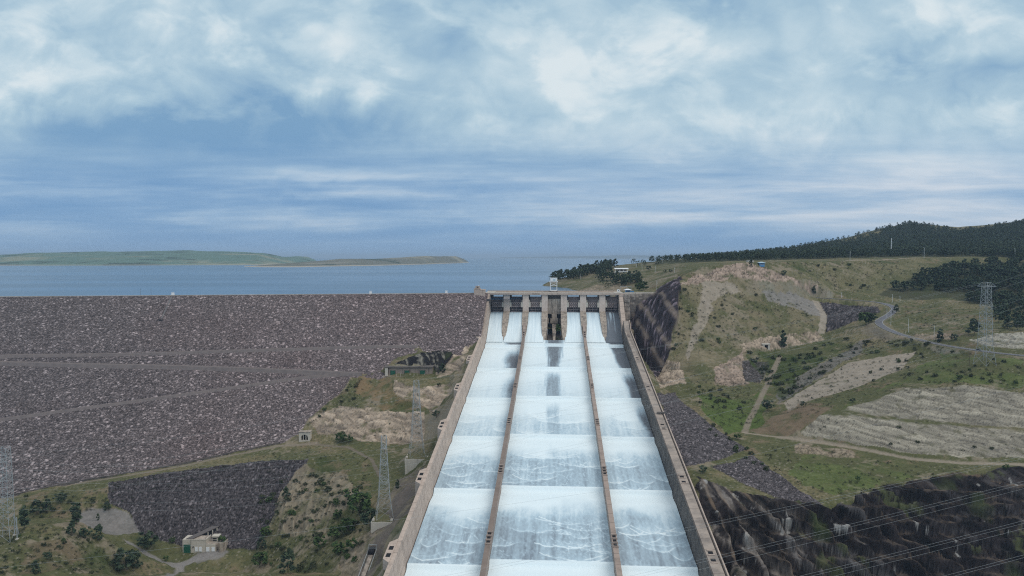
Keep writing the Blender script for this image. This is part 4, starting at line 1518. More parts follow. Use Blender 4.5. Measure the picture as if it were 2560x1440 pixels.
        for q in (-3.2, 0, 3.2):
            lm.beam(sl(-6.4, mid + q, za), sl(-6.8, mid + q, -24), .2)
        lm.build('lower_brace', M_TRUSS, g, loc=tuple(S.location)).location = (0, 0, 0)
        bk = MB()
        bk.box(-7.9, -7.6, a, b, -24.2, -12.3, sl)
        bk.build('lower_skin', M_GATE_DARK, g, loc=tuple(S.location)).location = (0, 0, 0)
        hm = MB()
        for q in (a + .5, b - .5):
            hm.beam(sl(-11.6, q, -5), sl(-7, q, -1.6), .3)
            hm.box(-9, -6.5, q - .45, q + .45, -6.5, -1.7, sl)
        hm.build('hoist_arm', M_GATE_DARK, g, loc=tuple(S.location)).location = (0, 0, 0)
    # centre block between piers three and four
    a, b = 3 * UNIT + .05, 3 * UNIT + BAY - .05
    m = MB()
    m.box(-40, -3.2, a, b, -26.4, -7.2, sl)
    cb = m.build('centre_block', M_CONC_OLD, S)
    m = MB()
    m.sweep([[sl(s, a + .1, z), sl(s, b - .1, z), sl(s, b - .1, z - 3), sl(s, a + .1, z - 3)] for s, z in ((-6.4, -50.5), (20, -51.5), (44, -54.5), (55, -56.6))])
    m.build('sluice_floor', M_CONC_DARK, S)
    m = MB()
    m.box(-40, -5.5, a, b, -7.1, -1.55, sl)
    m.build('stained_recess', M_CONC_DARK, S)  # dark-stained concrete above the centre block
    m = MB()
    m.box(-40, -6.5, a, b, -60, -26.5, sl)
    m.build('sluice_recess', M_VOID, S)  # black back face painted as the darkness of the sluice voids
    mid = (a + b) / 2
    m = MB()
    m.box(-6.4, -1.0, mid - 3.2, mid + 3.2, -31.5, -26.45, sl)
    m.box(-6.4, -.5, mid - 4.9, mid + 4.9, -38, -31.55, sl)
    m.box(-6.4, -.5, a, a + 1.4, -38, -31.55, sl)
    m.box(-6.4, -.5, b - 1.4, b, -38, -31.55, sl)
    tail = [(-6.4, 2.6, -38.1), (14, 2.5, -40.5), (30, 2.0, -46), (46, 1.3, -52), (54, .7, -56)]
    m.sweep([[sl(s, mid - w_, z), sl(s, mid + w_, z), sl(s, mid + w_, -64), sl(s, mid - w_, -64)] for s, w_, z in tail])
    m.build('sluice_pier', M_CONC_OLD, S)
    # deck: slab, fascia beam, raised kerb, railing
    m = MB()
    m.box(-46, 1.5, -8, W + 7, -1.45, -.05, sl)
    deck = m.build('bridge_deck', M_CONC_GREY, S)
    m = MB()
    m.box(1.55, 2.1, -7, W + 7, -1.9, .35, sl)
    m.box(-46.6, -46.05, -8, W + 7, -1.5, 1.0, sl)
    m.box(-33, -32.2, 4, W - 4, -.04, .9, sl)
    m.box(-20, -19.2, 4, W - 4, -.04, .6, sl)
    m.build('deck_kerb', M_CONC, deck, loc=tuple(S.location)).location = (0, 0, 0)
    m = MB()
    for s in (1.8, -46.3):
        z0 = .35 if s > 0 else 1.0
        for h in (.5, 1.0):
            m.beam(sl(s, -7, z0 + h), sl(s, W + 7, z0 + h), .06)
        for i in range(59):
            t = -7 + (W + 14) * i / 58
            m.beam(sl(s, t, z0), sl(s, t, z0 + 1.0), .06)
    m.build('railing', M_STEEL, deck, loc=tuple(S.location)).location = (0, 0, 0)
    m = MB()
    for bay in range(7):
        a, b = UNIT * bay + .05, UNIT * bay + BAY - .05
        m.box(.9, 1.45, a, b, -2.3, -1.5, sl)
    m.build('bay_lintel', M_CONC_GREY, deck, loc=tuple(S.location)).location = (0, 0, 0)


build_spillway()

# ------------------------------------------------------------------ falling water
def chute_water_material():
    m = bpy.data.materials.new('foaming_water')
    m.use_nodes = True
    g = NT(m.node_tree)
    b = g.n('ShaderNodeBsdfPrincipled')
    o = g.n('ShaderNodeOutputMaterial')
    g.t.links.new(b.outputs[0], o.inputs[0])
    at = g.n('ShaderNodeAttribute', attribute_name='Col')
    g.t.links.new(at.outputs['Color'], b.inputs['Base Color'])
    b.inputs['Roughness'].default_value = 0.6
    b.inputs['Specular IOR Level'].default_value = 0.25
    return m


M_FOAM = chute_water_material()
WHITE = np.array((0.80, 0.90, 0.93))
BLUEW = np.array((0.47, 0.60, 0.68))
DEEP = np.array((0.175, 0.205, 0.245))


def build_lane(ta, tb, off, lane):
    """water of one lane below the piers; off: shift of the steps"""
    ss = np.arange(56.0, 606.0, 0.62)
    tt = np.linspace(ta, tb, int((tb - ta) / 0.62))
    S, T = np.meshgrid(ss, tt, indexing='ij')
    S, T = S.ravel(), T.ravel()
    rs = S - STEP0 - off
    k = np.floor(rs / STEPL)
    tau = rs / STEPL - k                        # 0 just below a step, 1 at the next lip
    z = floor_z(S)
    lip = .8 * sst(tau, .86, 1.0)
    fall = np.where(k < 0, 0, -1.7 * (1 - sst(tau, .035, .22)) * sst(tau, 0.0, .035))
    z = z + .5 + lip + fall
    z += np.where((k >= 0) & (tau < .012), .9, 0)
    u = (T - ta) / (tb - ta)
    # foam
    kk = np.clip(k, -1, 6)
    streak = fbm(T * 1.0, S * .045, 1.3, 4, 101 + lane)
    streak2 = fbm(T * 1.0, S * .012, 3.0, 3, 131 + lane)
    fine = fbm(T, S * .35, .9, 3, 151 + lane)
    wide = fbm(T, S, 22, 3, 171 + lane)
    depth = np.interp(kk, (-1, 0, 1, 2, 3, 4, 5, 6), (.02, .16, .26, .44, .76, .88, .9, .9))
    f = 1.08 - depth * sst(tau + .16 * wide, .14, np.interp(kk, (0, 2, 3, 4), (1.0, .92, .66, .60))) * (.85 + .25 * streak2)
    # quiet strips left by the piers and by the shut gate
    g = S - 64
    if lane == 0:
        edge = .50 + .0009 * g + .07 * wide + .05 * streak2
        hole = sst(u, edge, edge + .20 + g * .0012) * (1 - sst(g, 210, 330)) * sst(tau + .10 * streak2, .06 + g * .0009, .55 + g * .0009)
        hole = np.where(g < 0, 0, hole)
        f -= hole * 1.0
    elif lane == 1:
        half = np.interp(g, (-10, 0, 84, 100, 200, 300), (.13, .13, .07, .10, .09, .05))
        hole = 1 - sst(np.abs(u - .5 + .02 * wide) + .035 * streak + .03 * streak2, half * .35, half * 1.6)
        hole *= np.interp(g, (-10, 70, 150, 240, 330), (1, .9, .6, .35, 0)) * np.where(g < 86, 1, sst(tau + .12 * streak, .04, .45))
        f -= hole * 1.0
    else:
        edge = np.interp(g, (-10, 20, 90, 200, 320), (.55, .58, .66, .74, .95)) + .05 * wide + .03 * streak2
        hole = sst(u, edge, edge + .14) * (1 - sst(g, 260, 380)) * np.where(g < 88, 1, sst(tau + .1 * streak, .04, .5))
        f -= hole * (1.05 - .3 * sst(g, 90, 300))
    # scalloped roll waves
    rg = random.Random(40 + lane)
    arcs = np.zeros(len(S))
    foam_tail = np.zeros(len(S))
    for n in range(5):
        if n < 2:
            cnt = 0
        else:
            cnt = (0, 0, 3, 8, 11)[n]
        for _ in range(cnt):
            tc = rg.uniform(ta, tb)
            wd = rg.uniform(.28, .62) * (tb - ta) * .62
            s0 = STEP0 + off + STEPL * (n + rg.uniform(.38, .98) + (1 if False else 0))
            dep = rg.uniform(4, 11)
            q = (T - tc) / wd
            sa = s0 + dep * (1 - q * q) + 2.2 * fbm(T, T * 0, 6.0, 4, rg.randrange(999))
            dd = S - sa
            on = (np.abs(q) < 1.0) & (S < STEP0 + off + STEPL * (n + 1)) & (S > STEP0 + off + STEPL * (n + .22))
            fade = (1 - np.abs(q) ** 3)
            st = rg.uniform(.45, 1.0)
            arcs = np.maximum(arcs, on * np.exp(-(dd / .5) ** 2) * st * (.35 + .65 * sst(fbm(S, T, 7, 2, 7 + n), -.25, .25)))
            foam_tail = np.maximum(foam_tail, on * np.exp(np.minimum(dd, 0) / 7.0) * (dd <= 0) * .32 * fade * st)  # extra foam fading off upstream of each wave front
    for n in (5,):
        pass
    bare = np.clip(hole, 0, 1) * (.65 + .5 * np.clip(streak + .3, 0, 1))
    web = np.zeros(len(S))
    d1, gap, _ = voronoi(T + 2 * wide, S * .55 + 3 * streak2, 6.5, 201 + lane)
    web = (1 - sst(gap, .0, .10)) * sst(wide + streak2, -.1, .4)
    lowf = sst(tau, .3, .6) * sst(kk, 1.5, 3)
    d3, gap3, _ = voronoi(T + 1.5 * streak2, S * .7 + 2 * wide, 2.6, 231 + lane)
    web2 = (1 - sst(gap3, .0, .14)) * sst(fine + wide, -.2, .5)
    f += (arcs * .8 + foam_tail + (web * .34 + web2 * .16) * lowf)
    f += streak * (.10 + .07 * sst(tau, .2, .7)) * sst(1.05 - f, .02, .35) + fine * .16 * sst(1.1 - f, .05, .4)
    f = np.where(k > 0, np.maximum(f, 1.04 - 1.6 * sst(tau, .04, .20)), f)
    f = np.where((k >= 0) & (tau > .988), np.maximum(f, .95), f)
    f = np.where((k == 0) & (tau < .035), np.maximum(f, .9), f)
    f = np.where((k == -1) & (tau > .985), np.maximum(f, .9), f)
    if lane == 2:
        f = np.where((g < 180) & (g > 0), np.minimum(f, 1.1 - .0), f)
    # bright lip where the sheet leaves each step
    f = np.clip(f, 0, 1.1)
    a = np.clip(f / .62, 0, 1)
    b = np.clip((f - .62) / .42, 0, 1)
    c = lerp(np.tile(DEEP, (len(S), 1)), BLUEW, a)
    c = lerp(c, WHITE, b)
    c = lerp(c, c * np.array((.62, .58, .56)), bare * (1 - np.clip(f / .9, 0, 1)))
    z += .35 * arcs + .10 * fine + .25 * foam_tail
    p = GC[None] + AX[None] * S[:, None] + RX[None] * (T - W / 2)[:, None]
    V = np.stack([p[:, 0], p[:, 1], z], 1)
    o = mesh_np('spillway_water', V, grid_faces(len(ss), len(tt)), M_FOAM, np.clip(c, .02, .93), smooth=True)
    tag(o, kind='structure')


build_lane(.35, DIVS[0] - 1.52, 10.5, 0)
build_lane(DIVS[0] + 1.52, DIVS[1] - 1.52, 4.5, 1)
build_lane(DIVS[1] + 1.52, W - .35, 7.5, 2)


def build_jet(bay):
    """sheet under one gate, widening past the tails of the piers"""
    a, b = UNIT * bay + .1, UNIT * bay + BAY - .1
    ss = np.arange(-8.0, 63.0, .6)
    n = 40
    V, C = [], []
    for s in ss:
        gl = 3.3 * float(sst(np.array(s), 22, 60))
        la = a - (gl if bay not in (0,) else 0)
        lb = b + (gl if bay not in (6,) else 0)
        t = np.linspace(la, lb, n)
        S = np.full(n, s)
        z = floor_z(s) + np.interp(s, (-8, 0, 30, 56, 63), (.6, 1.6, 1.9, 1.6, 1.25)) + .10 * fbm(t, S * .2, 1.5, 2, bay)
        st = fbm(t, S * .03, 1.1, 4, 300 + bay)
        if bay == 6:
            u = (t - a) / (b - a)
            f = .12 + .9 * np.clip(st * 1.6 - .05, 0, 1) * (1 - sst(np.abs(u - .42), .15, .42)) * (1 - float(sst(np.array(s), 32, 44)))
        else:
            f = .76 + .24 * float(sst(np.array(s), 4, 40)) + .22 * st
            if bay in (0, 1, 2):
                f = f - .30 * (1 - sst(np.abs(t - (a + b) / 2 + .2), 2, 6)) * (1 - float(sst(np.array(s), -6, 8)))
        f = np.clip(f, 0, 1.1)
        c = lerp(np.tile(DEEP, (n, 1)), BLUEW, np.clip(f / .62, 0, 1))
        c = lerp(c, WHITE, np.clip((f - .62) / .42, 0, 1))
        if bay == 6:
            c = lerp(c, c * np.array((.50, .45, .44)), 1 - np.clip(f / .6, 0, 1))
        p = GC[None] + AX[None] * s + RX[None] * (t - W / 2)[:, None]
        V.append(np.stack([p[:, 0], p[:, 1], z], 1))
        C.append(c)
    o = mesh_np('spillway_water', np.concatenate(V), grid_faces(len(ss), n), M_FOAM, np.clip(np.concatenate(C), .02, .93), smooth=True)
    tag(o, kind='structure')


for bay in (0, 1, 2, 4, 5, 6):
    build_jet(bay)

# ------------------------------------------------------------------ foliage
def leaf_cloud(kind, n, seed):
    """leaf-sized faces in clumps through the volume of a crown one metre high (origin at the foot)"""
    r = np.random.default_rng(seed)
    if kind == 'pine':
        nc = 34
        h = .16 + .80 * r.random(nc) ** .85
        prof = np.interp(h, (.1, .25, .45, .7, .9, 1), (.20, .31, .28, .20, .10, .03))
        cr, size = .085, .060
    elif kind == 'round':
        nc = 26
        h = .28 + .62 * r.random(nc)
        prof = .36 * np.sqrt(np.clip(1 - ((h - .58) / .42) ** 2, .05, 1))
        cr, size = .11, .065
    elif kind == 'column':
        nc = 30
        h = .10 + .84 * r.random(nc)
        prof = np.interp(h, (0, .15, .5, .8, 1), (.10, .17, .17, .12, .03))
        cr, size = .075, .055
    else:                                   # shrub
        nc = 22
        h = .12 + .66 * r.random(nc)
        prof = .50 * np.sqrt(np.clip(1 - ((h - .2) / .8) ** 2, .05, 1))
        cr, size = .19, .095
    an = r.random(nc) * 2 * math.pi
    rr = prof * (.35 + .75 * np.sqrt(r.random(nc)))
    cc = np.stack([np.cos(an) * rr, np.sin(an) * rr, h], 1)
    k = r.integers(0, nc, n)
    d = r.normal(size=(n, 3))
    d /= np.linalg.norm(d, axis=1)[:, None]
    p = cc[k] + d * cr * (.35 + .75 * r.random(n))[:, None] * np.array((1, 1, .75))
    nrm = d * .8 + np.array((0, 0, .7)) + r.normal(size=(n, 3)) * .45
    nrm /= np.linalg.norm(nrm, axis=1)[:, None]
    a = np.cross(nrm, r.normal(size=(n, 3)))
    a /= np.linalg.norm(a, axis=1)[:, None] + 1e-9
    b = np.cross(nrm, a)
    sz = size * (.6 + .8 * r.random(n))[:, None]
    V = np.stack([p - a * sz - b * sz * .6, p + a * sz - b * sz * .4, p + a * sz * .7 + b * sz * .7, p - a * sz * .8 + b * sz * .6], 1)
    V[:, :, 2] = np.maximum(V[:, :, 2], .01)
    return V.reshape(-1, 3), np.arange(4 * n).reshape(n, 4)


def trunk_mesh(kind):
    m = MB()
    h = {'pine': .55, 'round': .5, 'column': .4, 'shrub': .25}[kind]
    r0 = {'pine': .020, 'round': .024, 'column': .018, 'shrub': .03}[kind]
    rings = []
    for i in range(5):
        z = h * i / 4 - .03
        r = r0 * (1 - .6 * i / 4)
        rings.append([(math.cos(a) * r + .008 * math.sin(i), math.sin(a) * r, z) for a in np.linspace(0, 2 * math.pi, 7)[:-1]])
    m.sweep(rings)
    for i in range(5):
        a = i * 2.4
        z = h * (.45 + .1 * i)
        m.beam((0, 0, z), (math.cos(a) * .14, math.sin(a) * .14, z + .08), r0 * .35)
    return m


PROTO = {}


def proto(kind, leaf, n, seed):
    """(trunk mesh, crown mesh, one-mesh tree)"""
    key = (kind, leaf.name, n, seed)
    if key not in PROTO:
        V, Fc = leaf_cloud(kind, n, seed)
        o = mesh_np('crown', V, Fc, leaf)
        crown = o.data
        bpy.data.objects.remove(o)
        t = trunk_mesh(kind)
        o = t.build('trunk', M_BARK)
        trunk = o.data
        bpy.data.objects.remove(o)
        k = len(V)
        me = bpy.data.meshes.new('tree')
        me.from_pydata([tuple(p) for p in V] + list(t.v), [], [tuple(f) for f in Fc] + [tuple(k + i for i in f) for f in t.f])
        me.materials.append(leaf)
        me.materials.append(M_BARK)
        me.polygons.foreach_set('material_index', [0] * len(Fc) + [1] * len(t.f))
        PROTO[key] = (trunk, crown, me)
    return PROTO[key]


RT = random.Random(21)


def plant(name, pos, h, kind, leaf, n, label, cat, group=None, parts=True, wide=1.0):
    tr, cr, one = proto(kind, leaf, n, RT.randrange(5))
    loc = (float(pos[0]), float(pos[1]), float(pos[2]) - .03 * h)
    rz = RT.random() * 6.28
    sc = (h * wide * RT.uniform(.9, 1.1), h * wide * RT.uniform(.9, 1.1), h)
    if parts:
        o = thing(name, loc, label, cat, group, rz)
        o.scale = sc
        for nm, me in (('trunk', tr), ('crown', cr)):
            c = bpy.data.objects.new(nm, me)
            COL.objects.link(c)
            c.parent = o
    else:
        o = bpy.data.objects.new(name, one)
        COL.objects.link(o)
        o.location, o.scale, o.rotation_euler = loc, sc, (0, 0, rz)
        tag(o, label, cat, group)
    return o


def rand_in(px, n, rnd):
    """n random photo points inside an outline"""
    p = np.array(px, float)
    out = []
    while len(out) < n:
        q = np.stack([rnd.uniform(p[:, 0].min(), p[:, 0].max(), 4 * n), rnd.uniform(p[:, 1].min(), p[:, 1].max(), 4 * n)], 1)
        q = q[in_poly(q[:, 0], q[:, 1], px)]
        out += [tuple(a) for a in q]
    return out[:n]


def ground_pts(uv):
    h = hits(uv)
    ok = ~np.isnan(h[:, 0])
    h = h[ok]
    s_, t_ = to_st(h[:, 0], h[:, 1])
    clear = ~((t_ > -8) & (t_ < 171) & (s_ > -50)) & (line_dist(h[:, 0], h[:, 1], ROAD) > 5.5) & (h[:, 2] > -5.5 - 400 * (h[:, 1] < 1000))
    return h[clear]


RN = np.random.default_rng(8)
# pines: (outline, number, height, label, group)
PINE_SETS = [
    ([(1368, 704), (1400, 692), (1450, 673), (1520, 662), (1556, 664), (1510, 690), (1440, 698), (1400, 704)], 150, (12, 18), 'dark pine on the wooded headland beyond the white crane', 'pines on the headland'),
    ([(1490, 695), (1555, 690), (1600, 698), (1596, 716), (1515, 720)], 32, (11, 16), 'dark pine in the clump below the white pavilion', 'pines below the pavilion'),
    ([(1570, 655), (1640, 652), (1660, 662), (1590, 668)], 10, (9, 13), 'dark pine at the edge of the wood right of the white pavilion', 'pines at the wood edge'),
    ([(2190, 738), (2260, 712), (2300, 692), (2350, 688), (2400, 706), (2440, 735), (2560, 735), (2560, 765), (2470, 770), (2390, 748), (2270, 753)], 120, (12, 17), 'dark pine in the wood on the slope right of the bending road', 'pines beside the road bend'),
    ([(2300, 690), (2420, 664), (2560, 650), (2560, 735), (2440, 735), (2400, 706)], 150, (12, 17), 'dark pine in the wood on the slope right of the bending road', 'pines beside the road bend'),
    ([(2480, 765), (2560, 768), (2560, 828), (2500, 820)], 26, (10, 15), 'dark pine beside the lattice tower on the right-hand bank', 'pines by the right tower'),
    ([(1590, 654), (1700, 649), (1800, 642), (1900, 634), (2000, 626), (2100, 616), (2250, 600), (2400, 590), (2560, 572), (2560, 645), (2420, 642), (2300, 640), (2000, 649), (1800, 653), (1700, 655)], 2700, (10, 15), None, None),
    ([(1700, 648), (1850, 636), (2000, 620), (2100, 605), (2200, 578), (2210, 582), (2110, 612), (2000, 628), (1850, 642)], 230, (10, 13), None, None),
    ([(2170, 583), (2200, 573), (2265, 566), (2330, 573), (2330, 590), (2210, 595)], 170, (9, 13), None, None),
    ([(2390, 586), (2450, 580), (2560, 563), (2560, 575), (2400, 592)], 120, (10, 14), None, None),
    ([(1950, 630), (2100, 601), (2200, 574), (2265, 559), (2330, 566), (2390, 580), (2450, 574), (2560, 556), (2560, 592), (2400, 596), (2250, 606), (2000, 632)], 1000, (11, 15), None, None),
    ([(1600, 656), (1800, 652), (2000, 648), (2300, 641), (2300, 637), (1800, 647), (1600, 652)], 170, (10, 14), None, None),
]


def scatter_pines():
    one, rest = [], []
    clear = gpoly([(2060, 612), (2120, 598), (2200, 577), (2210, 583), (2120, 606)])
    for px, n, hh, lab, grp in PINE_SETS:
        g = ground_pts(rand_in(px, n, RN))
        for p in g:
            h = RT.uniform(*hh)
            if lab is None:
                if in_poly(np.array([p[0]]), np.array([p[1]]), clear)[0]:
                    continue
                rest.append((p, h))
            else:
                one.append((p, h, lab, grp))
    one.sort(key=lambda q: -q[1] / q[0][1])
    for p, h, lab, grp in one[:285]:
        near = p[1] < 1250
        k = RT.random()
        plant('pine_tree', p, h, 'pine' if k < .7 else 'round', M_PINE, 300, lab, 'pine tree', grp, parts=near, wide=RT.uniform(.85, 1.15))
    rest += [(p, h) for p, h, _, _ in one[285:]]
    cl = [leaf_cloud('pine', 90, 50 + i) for i in range(4)]
    VV, FF, k = [], [], 0
    for p, h in rest:
        V, Fc = cl[RT.randrange(4)]
        a = RT.random() * 6.28
        c, s = math.cos(a), math.sin(a)
        w = RT.uniform(1.0, 1.4)
        q = np.stack([(V[:, 0] * c - V[:, 1] * s) * h * w + p[0], (V[:, 0] * s + V[:, 1] * c) * h * w + p[1], V[:, 2] * h + p[2] - .3], 1)
        VV.append(q)
        FF.append(Fc + k)
        k += len(q)
    o = mesh_np('pine_forest', np.concatenate(VV), np.concatenate(FF), M_PINE)
    tag(o, 'dense dark pine wood covering the ridge behind the grassy hill', 'forest', kind='stuff')


scatter_pines()

SHRUB_SETS = [   # outline, number, height range, label, group
    ([(1700, 720), (1860, 705), (1960, 740), (2040, 770), (2040, 820), (1850, 850), (1720, 890), (1690, 860)], 150, (1.6, 3.6), 'dark round shrub on the stony hillside right of the layered slabs', 'shrubs on the stony hillside'),
    ([(1700, 715), (1725, 720), (1735, 800), (1700, 900), (1680, 880)], 26, (2.5, 4.2), 'dark round shrub along the edge of the layered dark slabs', 'shrubs along the slabs'),
    ([(1960, 660), (2250, 655), (2320, 690), (2200, 725), (2060, 735), (2000, 705)], 90, (2.2, 4.5), 'dark green shrub on the grassy slope below the hilltop road', 'shrubs on the upper grassy slope'),
    ([(1920, 940), (2080, 850), (2180, 845), (2240, 870), (2110, 905), (1960, 1000)], 70, (2.0, 4.5), 'dark green shrub in the gully between the hillside and the pale scree spur', 'shrubs in the gully'),
    ([(2230, 870), (2420, 880), (2560, 920), (2560, 960), (2300, 955), (2140, 975), (2160, 940)], 60, (2.0, 4.0), 'dark shrub on the green slope above the pale quarried face', 'shrubs above the quarried face'),
    ([(1740, 960), (1860, 985), (1860, 1040), (1740, 1010)], 30, (2.0, 4.2), 'dark shrub on the lower grassy slope at the valley mouth', 'shrubs at the valley mouth'),
    ([(1870, 885), (1960, 880), (2050, 870), (2000, 940), (1950, 985), (1900, 950)], 70, (2.2, 4.4), 'dark shrub at the head of the small valley track', 'shrubs at the track head'),
    ([(2020, 1050), (2300, 1050), (2560, 1085), (2560, 1140), (2280, 1130), (2060, 1100)], 26, (1.2, 2.6), 'small dark shrub clinging to the pale quarried rock face', 'shrubs on the quarried face'),
    ([(1720, 1010), (1800, 1075), (1880, 1130), (1960, 1200), (1930, 1195), (1780, 1090)], 26, (1.6, 3.4), 'dark shrub beside the grey rubble strip next to the meadow', 'shrubs along the rubble strip'),
    ([(860, 960), (905, 940), (890, 1000), (800, 1045), (760, 1075), (790, 1040)], 34, (1.5, 3.4), 'dark shrub on the edge between the grassy knoll and the rockfill', 'shrubs along the knoll edge'),
    ([(640, 1230), (760, 1180), (900, 1210), (940, 1290), (880, 1430), (760, 1438), (640, 1420)], 110, (1.8, 4.5), 'green shrub on the rough bank above the service building valley', 'shrubs on the rough bank'),
    ([(0, 1320), (180, 1320), (320, 1390), (260, 1438), (0, 1438)], 34, (1.2, 2.6), 'low shrub on the grassy mound in the lower left corner', 'shrubs on the grassy mound'),
    ([(60, 1240), (260, 1225), (320, 1260), (260, 1290), (60, 1300)], 18, (1.5, 3.0), 'low shrub between the pines below the dam foot track', 'shrubs below the foot track'),
    ([(2200, 850), (2330, 850), (2420, 870), (2260, 880)], 34, (2, 3.6), 'dark shrub on the bank just below the bending road', 'shrubs below the road'),
    ([(2250, 760), (2420, 770), (2440, 830), (2280, 825)], 30, (1.6, 3.0), 'dark shrub on the grassy slope above the bending road', 'shrubs above the road'),
]


def scatter_shrubs():
    allp = []
    for px, n, hh, lab, grp in SHRUB_SETS:
        for p in ground_pts(rand_in(px, n, RN)):
            allp.append((p, RT.uniform(*hh) * RT.uniform(.7, 1.1), lab, grp))
    allp.sort(key=lambda q: -q[1] / q[0][1])
    for p, h, lab, grp in allp[:295]:
        plant('shrub', p, h, 'shrub', M_SHRUB if RT.random() < .8 else M_LEAF, 240, lab, 'shrub', grp, parts=False, wide=RT.uniform(.85, 1.3))
    rest = [(p, h) for p, h, _, _ in allp[295:]]
    # low scrub, too many to count
    for px, n in (([(1700, 715), (1960, 710), (2050, 780), (2040, 830), (1720, 900)], 420), ([(1960, 655), (2330, 655), (2300, 720), (2050, 740)], 260),
                  ([(1920, 1010), (2110, 905), (2420, 890), (2558, 920), (2558, 970), (2200, 985), (1990, 1050)], 420), ([(1730, 930), (1870, 960), (1900, 1060), (1800, 1070), (1720, 990)], 260),
                  ([(1900, 1110), (2400, 1170), (2300, 1200), (2060, 1262), (1940, 1190)], 160), ([(640, 1180), (930, 1180), (930, 1300), (800, 1430), (640, 1400)], 420),
                  ([(0, 1320), (200, 1320), (400, 1430), (0, 1438)], 260), ([(780, 1000), (900, 940), (1060, 1010), (1050, 1110), (800, 1080)], 120),
                  ([(2000, 930), (2200, 840), (2260, 860), (2100, 910), (1960, 1000)], 220), ([(30, 1245), (300, 1205), (700, 1130), (900, 1120), (940, 1170), (700, 1150), (300, 1260), (100, 1320)], 200),
                  ([(2230, 765), (2558, 770), (2558, 840), (2300, 830)], 200), ([(1690, 690), (1860, 665), (1880, 690), (1720, 705)], 40)):
        for p in ground_pts(rand_in(px, n, RN)):
            rest.append((p, RT.uniform(.8, 2.1)))
    cl = [leaf_cloud('shrub', 46, 80 + i) for i in range(4)]
    VV, FF, k = [], [], 0
    for p, h in rest:
        V, Fc = cl[RT.randrange(4)]
        a = RT.random() * 6.28
        c, s = math.cos(a), math.sin(a)
        w = RT.uniform(.8, 1.3)
        q = np.stack([(V[:, 0] * c - V[:, 1] * s) * h * w + p[0], (V[:, 0] * s + V[:, 1] * c) * h * w + p[1], V[:, 2] * h + p[2] - .1], 1)
        VV.append(q)
        FF.append(Fc + k)
        k += len(q)
    o = mesh_np('undergrowth', np.concatenate(VV), np.concatenate(FF), M_SCRUB)
    tag(o, 'low scrub dotted over the grassy slopes', 'undergrowth', kind='stuff')


scatter_shrubs()


